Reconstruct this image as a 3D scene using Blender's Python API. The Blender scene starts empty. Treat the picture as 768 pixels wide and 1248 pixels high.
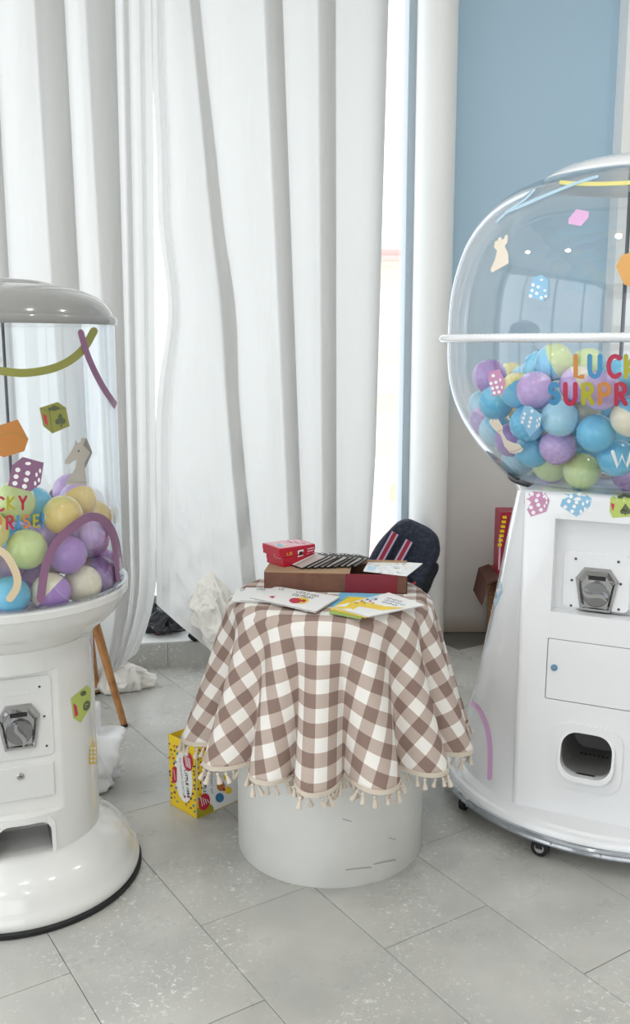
import bpy, bmesh, math, random
from mathutils import Vector, Matrix, noise
from mathutils.bvhtree import BVHTree
from mathutils.geometry import tessellate_polygon

S = bpy.context.scene
COL = S.collection
# ---------------------------------------------------------------- camera
F = 1150.0; TH = math.radians(10.06); H = 1.45; CX, CY = 384.0, 624.0
cam = bpy.data.cameras.new('camera'); camo = bpy.data.objects.new('camera', cam); COL.objects.link(camo)
cam.sensor_fit = 'HORIZONTAL'; cam.sensor_width = 36.0; cam.lens = 36.0 * F / 768.0
cam.clip_start = 0.05; cam.clip_end = 400
camo.location = (0, 0, H); camo.rotation_euler = (math.pi / 2 - TH, 0, 0)
S.camera = camo
# ---------------------------------------------------------------- world, exposure
w = bpy.data.worlds.new('overcast_sky'); S.world = w; w.use_nodes = True
bg = w.node_tree.nodes['Background']; bg.inputs[0].default_value = (0.93, 0.97, 1.0, 1); bg.inputs[1].default_value = 1.9
S.view_settings.view_transform = 'Standard'; S.view_settings.look = 'None'
S.view_settings.gamma = 1.0; S.view_settings.use_curve_mapping = False; S.view_settings.exposure = 0.28
S.cycles.transparent_max_bounces = 24; S.cycles.max_bounces = 10; S.cycles.diffuse_bounces = 5
S.cycles.glossy_bounces = 5; S.cycles.sample_clamp_indirect = 4.0
PI = math.pi
LAMP_W = 5.0


def area(name, loc, size, size_y, rot, power, col=(1, 1, 1), portal=False):
    l = bpy.data.lights.new(name, 'AREA'); l.shape = 'RECTANGLE'; l.size = size; l.size_y = size_y
    l.energy = power; l.color = col
    if portal: l.cycles.is_portal = True
    o = bpy.data.objects.new(name, l); COL.objects.link(o); o.location = loc; o.rotation_euler = rot
    return o


# room: x -3.4 .. 2.5 , y -3.2 .. 4.65 , ceiling 3.45
XL, XR, YB, ZC = -3.4, 2.5, -3.2, 3.45
area('portal_window', (-1.2, 4.62, 1.8), 3.7, 3.2, (-PI / 2, 0, math.radians(9)), 1, portal=True)
area('portal_side', (XL - .05, .6, 1.7), 3.1, 6.4, (0, -PI / 2, 0), 1, portal=True)
area('portal_front', (-.65, YB - .05, 1.65), 3.2, 3.1, (PI / 2, 0, 0), 1, portal=True)

# ---------------------------------------------------------------- pixel -> world helpers (768x1248 frame)
cT, sT = math.cos(TH), math.sin(TH)
def ray(px, py):
    a = (px - CX) / F; b = (CY - py) / F
    return Vector((a, cT + b * sT, -sT + b * cT))
EYE = Vector((0, 0, H))
def atz(px, py, z=0.0):
    r = ray(px, py); return EYE + r * ((z - H) / r.z)
def aty(px, py, Y):
    r = ray(px, py); return EYE + r * (Y / r.y)


class Frame:
    """vertical plane frame: facing direction n = (sin a, -cos a); u runs to the viewer's right"""
    def __init__(s, C, deg):
        a = math.radians(deg); s.C = Vector(C); s.a = a
        s.n = Vector((math.sin(a), -math.cos(a), 0)); s.r = Vector((math.cos(a), math.sin(a), 0))
    def P(s, u, d, z):
        return Vector((s.C.x, s.C.y, 0)) + s.r * u + s.n * d + Vector((0, 0, z))
    def px(s, d, px, py):
        o = Vector((s.C.x, s.C.y, 0)) + s.n * d; r = ray(px, py)
        t = (o - EYE).dot(s.n) / r.dot(s.n); p = EYE + r * t
        return (p - o).dot(s.r), p.z


# ---------------------------------------------------------------- materials
M = {}
def mat(name, col=(.8, .8, .8), rough=.5, metal=0.0, coat=0.0, bump=None, var=None, emit=None, spec=None):
    m = bpy.data.materials.new(name); m.use_nodes = True; nt = m.node_tree; b = nt.nodes['Principled BSDF']
    b.inputs['Base Color'].default_value = (*col, 1); b.inputs['Roughness'].default_value = rough
    b.inputs['Metallic'].default_value = metal; b.inputs['Coat Weight'].default_value = coat
    if spec is not None: b.inputs['Specular IOR Level'].default_value = spec
    if emit:
        b.inputs['Emission Color'].default_value = (*emit[0], 1); b.inputs['Emission Strength'].default_value = emit[1]
    if bump or var:
        tc = nt.nodes.new('ShaderNodeTexCoord')
    if bump:   # (scale, strength, distance)
        n = nt.nodes.new('ShaderNodeTexNoise'); n.inputs['Scale'].default_value = bump[0]; n.inputs['Detail'].default_value = 4
        bp = nt.nodes.new('ShaderNodeBump'); bp.inputs['Strength'].default_value = bump[1]; bp.inputs['Distance'].default_value = bump[2]
        nt.links.new(tc.outputs['Object'], n.inputs['Vector']); nt.links.new(n.outputs['Fac'], bp.inputs['Height'])
        nt.links.new(bp.outputs[0], b.inputs['Normal'])
    if var:    # (scale, second colour, low, high)
        n = nt.nodes.new('ShaderNodeTexNoise'); n.inputs['Scale'].default_value = var[0]; n.inputs['Detail'].default_value = 6
        mr = nt.nodes.new('ShaderNodeMapRange'); mr.inputs[1].default_value = var[2]; mr.inputs[2].default_value = var[3]
        mx = nt.nodes.new('ShaderNodeMix'); mx.data_type = 'RGBA'
        mx.inputs[6].default_value = (*col, 1); mx.inputs[7].default_value = (*var[1], 1)
        nt.links.new(tc.outputs['Object'], n.inputs['Vector']); nt.links.new(n.outputs['Fac'], mr.inputs[0])
        nt.links.new(mr.outputs[0], mx.inputs[0]); nt.links.new(mx.outputs[2], b.inputs['Base Color'])
    M[name] = m; return m


def hexc(h):
    h = h.lstrip('#'); v = [int(h[i:i + 2], 16) / 255 for i in (0, 2, 4)]
    return tuple(c / 12.92 if c <= .04045 else ((c + .055) / 1.055) ** 2.4 for c in v)


mat('gloss_white', hexc('#e3e3e0'), .16, coat=.8)
mat('satin_white', hexc('#ebecee'), .2, coat=.8)
mat('plinth_white', hexc('#e2e2df'), .45, var=(3.0, hexc('#d3d3cf'), .45, .7))
mat('panel_white', hexc('#dddddb'), .4)
mat('lid_grey', hexc('#929290'), .14, coat=.6)
mat('chute_grey', hexc('#777674'), .5)
mat('dark_gap', hexc('#1c1d1f'), .6)
mat('chrome', (.50, .50, .51), .12, metal=1.0); mat('chrome_dish', (.30, .30, .31), .22, metal=1.0)
mat('rod_grey', hexc('#555a5e'), .35, metal=.8)
mat('rubber', hexc('#17181a'), .6)
mat('wheel_grey', hexc('#9b9c9c'), .4)
mat('wall_white', hexc('#dcdad7'), .8, bump=(60, .15, .004))
mat('trim_white', hexc('#f4f4f2'), .55)
mat('frame_grey', hexc('#aebbc4'), .4)
mat('ceiling_white', hexc('#ecebe8'), .9)
mat('wood_leg', hexc('#b07c48'), .45, var=(25, hexc('#8f5f33'), .4, .7))
mat('shell_grey', hexc('#5b5f63'), .5)
mat('card_brown', hexc('#75503f'), .75, var=(30, hexc('#6a4638'), .4, .6))
mat('card_light', hexc('#a98a6c'), .75)
mat('tape_maroon', hexc('#7c1526'), .5)
mat('card_red', hexc('#b3142f'), .35)
mat('print_pink', hexc('#e6b8c4'), .4); mat('print_cream', hexc('#e9dfbd'), .5)
mat('paper', hexc('#f1f1ef'), .45); mat('paper_edge', hexc('#b5b5b5'), .7)
mat('print_yellow', hexc('#f2cf1c'), .4); mat('print_olive', hexc('#a99c20'), .4)
mat('print_red', hexc('#c0203f'), .4); mat('print_black', hexc('#1b1b1d'), .5); mat('print_blue', hexc('#3c7fb0'), .4)
mat('print_sky', hexc('#79bfe3'), .4); mat('print_grey', hexc('#9d9aa0'), .5); mat('print_green', hexc('#9cba58'), .4)
mat('print_mauve', hexc('#6c4350'), .5)
mat('inner_lilac', hexc('#cfcde0'), .6)
mat('navy_fabric', hexc('#262b38'), .85, bump=(220, .3, .002), var=(60, hexc('#3b4254'), .45, .7))
mat('black_fabric', hexc('#17191f'), .8, bump=(220, .3, .002))
mat('strap_red', hexc('#a52b43'), .7); mat('strap_pale', hexc('#c9b9cf'), .7); mat('strap_navy', hexc('#2b2e48'), .8)
mat('plastic_black', hexc('#22242a'), .25, coat=.4)
mat('plastic_bag', hexc('#f2f4f6'), .3)
mat('fringe', hexc('#d6cabb'), .95)
mat('building_cream', hexc('#e2ddd0'), .9); mat('building_orange', hexc('#e6cfb2'), .9)
mat('building_roof', hexc('#cfb0aa'), .9); mat('building_glass', hexc('#b9bcb9'), .3)
mat('building_pink', hexc('#dcc3c6'), .9)
mat('lamp_panel', (1, 1, 1), .5, emit=((1, .98, .95), 25.0))
# sticker inks
INK = dict(st_pink='#c98fb4', st_blue='#8fbfdd', st_green='#b7c767', st_orange='#dba35c', st_yellow='#e0c45c', st_grey='#b9b3aa',
           st_white='#f3f3f3', st_olive='#8f9048', st_plum='#8d6584', st_violet='#a377b8', st_palepink='#e2b3dc', st_beige='#dcc9a6',
           st_dark='#5c6448', st_red='#c53a55', st_palebeige='#e8dccb', st_paleyellow='#e9e08e', st_paleblue='#b9d8ea',
           tx_orange='#c08040', tx_blue='#3f86b4', tx_red='#b02c48', tx_olive='#a8a428', st_ash='#8d8982')
for k, v in INK.items(): mat(k, hexc(v), .4)
BALLC = dict(blue='#6cc4e8', purple='#ad86c9', lilac='#cdaee0', lime='#d0df98', yellow='#efdf8a', cream='#eee6cc', sky='#a5d8ec', gold='#ebce7c')
for k, v in BALLC.items(): mat('ball_' + k, hexc(v), .22, coat=.4)


def glass_mat(name, tint, gain, rough=.02, base=0.0):
    m = bpy.data.materials.new(name); m.use_nodes = True; nt = m.node_tree; nt.nodes.clear()
    out = nt.nodes.new('ShaderNodeOutputMaterial'); mx = nt.nodes.new('ShaderNodeMixShader')
    t = nt.nodes.new('ShaderNodeBsdfTransparent'); t.inputs[0].default_value = (*tint, 1)
    g = nt.nodes.new('ShaderNodeBsdfGlossy'); g.inputs['Roughness'].default_value = rough; g.inputs[0].default_value = (.95, .97, 1, 1)
    lw = nt.nodes.new('ShaderNodeLayerWeight'); lw.inputs[0].default_value = .5; f = nt.nodes.new('ShaderNodeMath'); f.operation = 'POWER'; f.inputs[1].default_value = 3.4; nt.links.new(lw.outputs['Facing'], f.inputs[0])
    ml = nt.nodes.new('ShaderNodeMath'); ml.operation = 'MULTIPLY_ADD'; ml.inputs[1].default_value = gain; ml.inputs[2].default_value = base
    ml.use_clamp = True
    nt.links.new(f.outputs[0], ml.inputs[0]); nt.links.new(ml.outputs[0], mx.inputs[0])
    nt.links.new(t.outputs[0], mx.inputs[1]); nt.links.new(g.outputs[0], mx.inputs[2]); nt.links.new(mx.outputs[0], out.inputs[0])
    M[name] = m; return m


glass_mat('acrylic', (.975, .985, .99), .72, .02, .045)
glass_mat('window_glass', (.97, .98, .98), .5, .01, .03)
glass_mat('rim_acrylic', (.8, .82, .84), .8, .1, .25)


def fabric_mat(name, col, trans, bump_s=None):
    m = bpy.data.materials.new(name); m.use_nodes = True; nt = m.node_tree; nt.nodes.clear()
    out = nt.nodes.new('ShaderNodeOutputMaterial'); mx = nt.nodes.new('ShaderNodeMixShader'); mx.inputs[0].default_value = trans
    d = nt.nodes.new('ShaderNodeBsdfDiffuse'); d.inputs[0].default_value = (*col, 1)
    t = nt.nodes.new('ShaderNodeBsdfTranslucent'); t.inputs[0].default_value = (*col, 1)
    tc = nt.nodes.new('ShaderNodeTexCoord'); mp = nt.nodes.new('ShaderNodeMapping'); mp.inputs['Scale'].default_value = (9, 9, 1.6)
    n = nt.nodes.new('ShaderNodeTexNoise'); n.inputs['Scale'].default_value = 1.6; n.inputs['Detail'].default_value = 5
    n.inputs['Distortion'].default_value = .6
    bp = nt.nodes.new('ShaderNodeBump'); bp.inputs['Strength'].default_value = .5; bp.inputs['Distance'].default_value = .014
    nt.links.new(tc.outputs['Object'], mp.inputs[0]); nt.links.new(mp.outputs[0], n.inputs['Vector']); nt.links.new(n.outputs['Fac'], bp.inputs['Height'])
    nt.links.new(bp.outputs[0], d.inputs['Normal'])
    nt.links.new(d.outputs[0], mx.inputs[1]); nt.links.new(t.outputs[0], mx.inputs[2]); nt.links.new(mx.outputs[0], out.inputs[0])
    M[name] = m


fabric_mat('curtain_fabric', (.73, .73, .72), .41)
mat('curtain_heap', hexc('#e8e5de'), .9, bump=(14, .3, .01))


def gingham():
    m = bpy.data.materials.new('gingham'); m.use_nodes = True; nt = m.node_tree; b = nt.nodes['Principled BSDF']
    b.inputs['Roughness'].default_value = .9; b.inputs['Specular IOR Level'].default_value = .15
    uv = nt.nodes.new('ShaderNodeUVMap'); uv.uv_map = 'uv'
    sx = nt.nodes.new('ShaderNodeSeparateXYZ'); nt.links.new(uv.outputs[0], sx.inputs[0])
    fac = []
    for k in range(2):
        f = nt.nodes.new('ShaderNodeMath'); f.operation = 'FRACT'; g = nt.nodes.new('ShaderNodeMath'); g.operation = 'GREATER_THAN'; g.inputs[1].default_value = .5
        nt.links.new(sx.outputs[k], f.inputs[0]); nt.links.new(f.outputs[0], g.inputs[0]); fac.append(g)
    ad = nt.nodes.new('ShaderNodeMath'); ad.operation = 'ADD'; nt.links.new(fac[0].outputs[0], ad.inputs[0]); nt.links.new(fac[1].outputs[0], ad.inputs[1])
    mu = nt.nodes.new('ShaderNodeMath'); mu.operation = 'MULTIPLY'; mu.inputs[1].default_value = .5; nt.links.new(ad.outputs[0], mu.inputs[0])
    cr = nt.nodes.new('ShaderNodeValToRGB'); cr.color_ramp.interpolation = 'CONSTANT'
    e = cr.color_ramp.elements; e[0].position = 0; e[0].color = (*hexc('#eeebe5'), 1); e[1].position = .75; e[1].color = (*hexc('#8f7970'), 1)
    k = e.new(.25); k.color = (*hexc('#bfaea4'), 1)
    nt.links.new(mu.outputs[0], cr.inputs[0]); nt.links.new(cr.outputs[0], b.inputs['Base Color'])
    n = nt.nodes.new('ShaderNodeTexNoise'); n.inputs['Scale'].default_value = 14; nt.links.new(uv.outputs[0], n.inputs['Vector'])
    bp = nt.nodes.new('ShaderNodeBump'); bp.inputs['Strength'].default_value = .2; bp.inputs['Distance'].default_value = .002
    nt.links.new(n.outputs['Fac'], bp.inputs['Height']); nt.links.new(bp.outputs[0], b.inputs['Normal'])
    M['gingham'] = m
gingham()


def tile_mat():
    m = bpy.data.materials.new('stone_tile'); m.use_nodes = True; nt = m.node_tree; b = nt.nodes['Principled BSDF']
    N = nt.nodes.new; L = nt.links.new
    geo = N('ShaderNodeNewGeometry'); oi = N('ShaderNodeObjectInfo')
    def noi(scale, det, rough=.6, dist=0.0, src=None):
        n = N('ShaderNodeTexNoise'); n.inputs['Scale'].default_value = scale; n.inputs['Detail'].default_value = det
        n.inputs['Roughness'].default_value = rough; n.inputs['Distortion'].default_value = dist
        L(src or geo.outputs['Position'], n.inputs['Vector']); return n.outputs['Fac']
    def rng(x, a, c, lo=0, hi=1):
        r = N('ShaderNodeMapRange'); r.inputs[1].default_value = a; r.inputs[2].default_value = c; r.inputs[3].default_value = lo; r.inputs[4].default_value = hi
        L(x, r.inputs[0]); return r.outputs[0]
    def mix(f, a, c):
        x = N('ShaderNodeMix'); x.data_type = 'RGBA'; L(f, x.inputs[0])
        for i, v in ((6, a), (7, c)):
            if isinstance(v, tuple): x.inputs[i].default_value = (*v, 1)
            else: L(v, x.inputs[i])
        return x.outputs[2]
    base = mix(rng(noi(2.2, 7), .35, .65), hexc('#afafaa'), hexc('#c4c3bd'))
    base = mix(rng(noi(5, 3), .4, .9, 0, .35), base, hexc('#9a9994'))
    # white wear flecks gathered in patches
    pt = rng(noi(2.6, 4, .6, 1.2), .42, .60); fl = rng(noi(70, 6, .75, .6), .56, .62)
    mu = N('ShaderNodeMath'); mu.operation = 'MULTIPLY'; L(pt, mu.inputs[0]); L(fl, mu.inputs[1])
    base = mix(rng(mu.outputs[0], 0, 1, 0, .9), base, hexc('#e6e5df'))
    rv = N('ShaderNodeMapRange'); rv.inputs[3].default_value = .97; rv.inputs[4].default_value = 1.03; L(oi.outputs['Random'], rv.inputs[0])
    hs = N('ShaderNodeHueSaturation'); L(rv.outputs[0], hs.inputs['Value']); L(base, hs.inputs['Color'])
    L(hs.outputs[0], b.inputs['Base Color'])
    L(rng(noi(6, 5), .3, .7, .22, .42), b.inputs['Roughness'])
    bp = N('ShaderNodeBump'); bp.inputs['Strength'].default_value = .12; bp.inputs['Distance'].default_value = .002
    L(noi(45, 6), bp.inputs['Height']); L(bp.outputs[0], b.inputs['Normal'])
    M['stone_tile'] = m
tile_mat()
mat('grout', hexc('#77766f'), .9)


def bluewall_mat():
    m = bpy.data.materials.new('wall_grey_to_blue'); m.use_nodes = True; nt = m.node_tree; b = nt.nodes['Principled BSDF']; N = nt.nodes.new; L = nt.links.new
    b.inputs['Roughness'].default_value = .7
    geo = N('ShaderNodeNewGeometry'); s = N('ShaderNodeSeparateXYZ'); L(geo.outputs['Position'], s.inputs[0])
    n = N('ShaderNodeTexNoise'); n.inputs['Scale'].default_value = 2.5; n.inputs['Detail'].default_value = 5; L(geo.outputs['Position'], n.inputs['Vector'])
    a = N('ShaderNodeMath'); a.operation = 'MULTIPLY_ADD'; a.inputs[1].default_value = .12; L(n.outputs['Fac'], a.inputs[0]); L(s.outputs[2], a.inputs[2])
    r = N('ShaderNodeMapRange'); r.inputs[1].default_value = 1.12; r.inputs[2].default_value = 1.42; L(a.outputs[0], r.inputs[0])  # colour blends with height, grey low on the wall to blue above
    x = N('ShaderNodeMix'); x.data_type = 'RGBA'; L(r.outputs[0], x.inputs[0])
    x.inputs[6].default_value = (*hexc('#d4d1cd'), 1); x.inputs[7].default_value = (*hexc('#b0cbdd'), 1)
    # dirt near the floor
    d = N('ShaderNodeMapRange'); d.inputs[1].default_value = .03; d.inputs[2].default_value = .16; L(a.outputs[0], d.inputs[0])
    y = N('ShaderNodeMix'); y.data_type = 'RGBA'; L(d.outputs[0], y.inputs[0]); y.inputs[6].default_value = (*hexc('#a89886'), 1); L(x.outputs[2], y.inputs[7])
    L(y.outputs[2], b.inputs['Base Color'])
    bp = N('ShaderNodeBump'); bp.inputs['Strength'].default_value = .1; bp.inputs['Distance'].default_value = .004
    n2 = N('ShaderNodeTexNoise'); n2.inputs['Scale'].default_value = 40; L(geo.outputs['Position'], n2.inputs['Vector'])
    L(n2.outputs['Fac'], bp.inputs['Height']); L(bp.outputs[0], b.inputs['Normal'])
    M['wall_grey_to_blue'] = m
bluewall_mat()


# ---------------------------------------------------------------- mesh helpers
class MB:
    def __init__(s): s.v = []; s.f = []; s.m = []; s.uv = None
    def add(s, vs, fs, mi=0):
        o = len(s.v); s.v += [tuple(v) for v in vs]; s.f += [tuple(i + o for i in f) for f in fs]; s.m += [mi] * len(fs); return s
    def box(s, lo, hi, mi=0, fn=None):
        P = [(x, y, z) for x in (lo[0], hi[0]) for y in (lo[1], hi[1]) for z in (lo[2], hi[2])]
        if fn: P = [fn(*p) for p in P]
        return s.add(P, [(0, 1, 3, 2), (4, 6, 7, 5), (0, 4, 5, 1), (2, 3, 7, 6), (0, 2, 6, 4), (1, 5, 7, 3)], mi)
    def lathe(s, prof, C=(0, 0, 0), seg=96, mi=0, closed=False, clamp=None):
        rows = []
        for r, z in prof:
            row = []
            for k in range(seg):
                a = 2 * PI * k / seg; rr = clamp(a, r, z) if clamp else r
                row.append((C[0] + rr * math.cos(a), C[1] + rr * math.sin(a), C[2] + z))
            rows.append(row)
        vs = [p for r in rows for p in r]; fs = []; n = len(rows)
        for i in range(n if closed else n - 1):
            j = (i + 1) % n
            for k in range(seg):
                k2 = (k + 1) % seg; fs.append((i * seg + k, i * seg + k2, j * seg + k2, j * seg + k))
        if not closed:
            fs.append(tuple(range(seg))[::-1]); fs.append(tuple((n - 1) * seg + k for k in range(seg)))
        return s.add(vs, fs, mi)
    def tube(s, pts, r, seg=10, mi=0, cyc=False, flat=None):
        pts = [Vector(p) for p in pts]; n = len(pts); rings = []; up = Vector((0, 0, 1))
        for i, p in enumerate(pts):
            if cyc: t = pts[(i + 1) % n] - pts[i - 1]
            else: t = pts[min(i + 1, n - 1)] - pts[max(i - 1, 0)]
            t.normalize(); a = t.cross(up)
            if a.length < .1: a = t.cross(Vector((0, 1, 0)))
            a.normalize(); b = a.cross(t); rr = r[i] if isinstance(r, (list, tuple)) else r
            rings.append([p + a * rr * math.cos(2 * PI * k / seg) + b * rr * (flat or 1) * math.sin(2 * PI * k / seg) for k in range(seg)])
        vs = [q for R in rings for q in R]; fs = []
        for i in range(n if cyc else n - 1):
            j = (i + 1) % n
            for k in range(seg):
                k2 = (k + 1) % seg; fs.append((i * seg + k, i * seg + k2, j * seg + k2, j * seg + k))
        if not cyc: fs.append(tuple(range(seg))[::-1]); fs.append(tuple((n - 1) * seg + k for k in range(seg)))
        return s.add(vs, fs, mi)
    def prism(s, poly, fn, d0, d1, mi=0):
        """poly: list of (u,z); fn(u,d,z)->point ; extrude between d0 and d1"""
        n = len(poly); vs = [fn(u, d0, z) for u, z in poly] + [fn(u, d1, z) for u, z in poly]
        fs = [tuple(range(n)), tuple(range(2 * n - 1, n - 1, -1))] + [(i, i + n, (i + 1) % n + n, (i + 1) % n) for i in range(n)]
        return s.add(vs, fs, mi)
    def build(s, name, mats, parent=None, smooth=True, bevel=None, seg=3, angle=35, fix=True):
        me = bpy.data.meshes.new(name); o0 = Vector(parent.matrix_world.translation) if parent else Vector((0, 0, 0))
        if parent and parent.parent: o0 = Vector(parent['org'])
        elif parent and 'org' in parent: o0 = Vector(parent['org'])
        me.from_pydata([tuple(Vector(v) - o0) for v in s.v], [], s.f)
        if isinstance(mats, str): mats = [mats]
        for m in mats: me.materials.append(M[m])
        me.polygons.foreach_set('material_index', s.m)
        if s.uv:
            ul = me.uv_layers.new(name='uv')
            for l in me.loops: ul.data[l.index].uv = s.uv[l.vertex_index]
        if fix:
            bm = bmesh.new(); bm.from_mesh(me); bmesh.ops.recalc_face_normals(bm, faces=bm.faces); bm.to_mesh(me); bm.free()
        if smooth:
            me.polygons.foreach_set('use_smooth', [True] * len(me.polygons)); me.set_sharp_from_angle(angle=math.radians(angle))
        o = bpy.data.objects.new(name, me); COL.objects.link(o)
        if parent: o.parent = parent; o['org'] = tuple(o0)
        if bevel:
            b = o.modifiers.new('bevel', 'BEVEL'); b.width = bevel; b.segments = seg; b.limit_method = 'ANGLE'; b.angle_limit = math.radians(40)
            b.harden_normals = False
        return o


def thing(name, label, cat, loc, group=None):
    o = bpy.data.objects.new(name, None); COL.objects.link(o); o.location = loc; o.empty_display_size = .05
    o['label'] = label; o['category'] = cat; o['org'] = tuple(loc)
    if group: o['group'] = group
    return o
def tag(o, label, cat, group=None):
    o['label'] = label; o['category'] = cat
    if group: o['group'] = group
    return o
def struct(o): o['kind'] = 'structure'; return o
def rrect(u0, u1, z0, z1, r, n=5):
    P = []
    for (cx, cz, a0) in ((u1 - r, z1 - r, 0), (u0 + r, z1 - r, 90), (u0 + r, z0 + r, 180), (u1 - r, z0 + r, 270)):
        for k in range(n + 1):
            a = math.radians(a0 + 90 * k / n); P.append((cx + r * math.cos(a), cz + r * math.sin(a)))
    return P
def cut(o, cutters):
    """boolean-subtract meshes from o and bake the result; cutters are removed again"""
    cs = []
    for mb in cutters:
        me = bpy.data.meshes.new('c'); off = Vector(o['org']) if 'org' in o else Vector((0, 0, 0))
        me.from_pydata([tuple(Vector(v) - off) for v in mb.v], [], mb.f)
        bm = bmesh.new(); bm.from_mesh(me); bmesh.ops.recalc_face_normals(bm, faces=bm.faces); bm.to_mesh(me); bm.free()
        c = bpy.data.objects.new('c', me); COL.objects.link(c)
        if o.parent: c.parent = o.parent
        b = o.modifiers.new('b', 'BOOLEAN'); b.object = c; b.solver = 'EXACT'; b.operation = 'DIFFERENCE'; cs.append(c)
    dg = bpy.context.evaluated_depsgraph_get(); dg.update(); me = bpy.data.meshes.new_from_object(o.evaluated_get(dg))
    o.modifiers.clear(); o.data = me
    me.polygons.foreach_set('use_smooth', [True] * len(me.polygons)); me.set_sharp_from_angle(angle=math.radians(35))
    for c in cs: bpy.data.objects.remove(c)
def copy_part(src, parent, loc=None, rot=None, scale=None):
    c = src.copy(); COL.objects.link(c); c.parent = parent
    if loc is not None: c.location = loc
    if rot is not None: c.rotation_euler = rot
    if scale is not None: c.scale = scale
    return c


# ---------------------------------------------------------------- sticker / print system
def bvh_of(obs):
    dg = bpy.context.evaluated_depsgraph_get(); dg.update(); vs = []; fs = []
    for o in obs:
        e = o.evaluated_get(dg); me = e.to_mesh(); mw = o.matrix_world; b = len(vs)
        vs += [mw @ v.co for v in me.vertices]; me.calc_loop_triangles(); fs += [tuple(i + b for i in p.vertices) for p in me.loop_triangles]; e.to_mesh_clear()
    return BVHTree.FromPolygons(vs, fs)
class Decal:
    def __init__(s, bvh, off=.0015, maxe=9.0): s.b = bvh; s.off = off; s.mb = MB(); s.mats = []; s.maxe = maxe; s.lv = 0
    def mi(s, m):
        if m not in s.mats: s.mats.append(m)
        return s.mats.index(m)
    def hit(s, x, y, lv):
        h = s.b.ray_cast(EYE, ray(x, y).normalized(), 20)
        if h[0] is None: return None
        n = h[1]
        if n.dot(ray(x, y)) > 0: n = -n
        return h[0] + n * (s.off + lv * .0006)
    def tris(s, tr, m, lv):
        i = s.mi(m); st = list(tr)
        while st:
            a, b, c = st.pop()
            L = [math.dist(a, b), math.dist(b, c), math.dist(c, a)]; k = L.index(max(L))
            if L[k] > s.maxe:
                if k == 0: q = ((a[0] + b[0]) / 2, (a[1] + b[1]) / 2); st += [(a, q, c), (q, b, c)]
                elif k == 1: q = ((b[0] + c[0]) / 2, (b[1] + c[1]) / 2); st += [(a, b, q), (a, q, c)]
                else: q = ((c[0] + a[0]) / 2, (c[1] + a[1]) / 2); st += [(a, b, q), (q, b, c)]
                continue
            P = [s.hit(*p, lv) for p in (a, b, c)]
            if None in P: continue
            if max((P[0] - P[1]).length, (P[1] - P[2]).length, (P[2] - P[0]).length) > .2: continue
            s.mb.add(P, [(0, 1, 2)], i)
    def poly(s, pts, m, lv=0):
        t = tessellate_polygon([[Vector((x, y, 0)) for x, y in pts]])
        s.tris([tuple(pts[i] for i in q) for q in t], m, lv); return s
    def ell(s, cx, cy, rx, ry, m, lv=1, n=12, rot=0):
        a = math.radians(rot)
        P = [(cx + rx * math.cos(t) * math.cos(a) - ry * math.sin(t) * math.sin(a), cy + rx * math.cos(t) * math.sin(a) + ry * math.sin(t) * math.cos(a)) for t in [2 * PI * k / n for k in range(n)]]
        return s.poly(P, m, lv)
    def stroke(s, pts, wd, m, lv=0, smooth=False):
        if smooth and len(pts) > 2: pts = catmull(pts, 6)
        # one outline ribbon with rounded ends
        L, R = [], []
        n = len(pts); h = wd / 2
        for i in range(n):
            a = pts[max(i - 1, 0)]; b = pts[min(i + 1, n - 1)]; dx, dy = b[0] - a[0], b[1] - a[1]; l = math.hypot(dx, dy) or 1; nx, ny = -dy / l * h, dx / l * h
            L.append((pts[i][0] + nx, pts[i][1] + ny)); R.append((pts[i][0] - nx, pts[i][1] - ny))
        for i in range(n - 1): s.tris([(L[i], L[i + 1], R[i + 1]), (L[i], R[i + 1], R[i])], m, lv)
        for e in (pts[0], pts[-1]): s.ell(e[0], e[1], h, h, m, lv, 8)
        return s
    def build(s, name, parent, label=None):
        if not s.mb.v: return None
        o = s.mb.build(name, s.mats, parent, smooth=False, fix=False)
        if label: o['label'] = label
        return o


def catmull(P, n=6, cyc=False):
    out = []; N = len(P)
    g = (lambda i: P[i % N]) if cyc else (lambda i: P[max(0, min(N - 1, i))])
    for i in range(N if cyc else N - 1):
        p0, p1, p2, p3 = g(i - 1), g(i), g(i + 1), g(i + 2)
        for k in range(n):
            t = k / n
            out.append(tuple(.5 * ((2 * b) + (c - a) * t + (2 * a - 5 * b + 4 * c - d) * t * t + (3 * b - a - 3 * c + d) * t ** 3) for a, b, c, d in zip(p0, p1, p2, p3)))
    if not cyc: out.append(tuple(P[-1]))
    return out


def arc(cx, cy, rx, ry, a0, a1, n=8):
    return [(cx + rx * math.cos(math.radians(a0 + (a1 - a0) * k / n)), cy + ry * math.sin(math.radians(a0 + (a1 - a0) * k / n))) for k in range(n + 1)]
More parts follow.
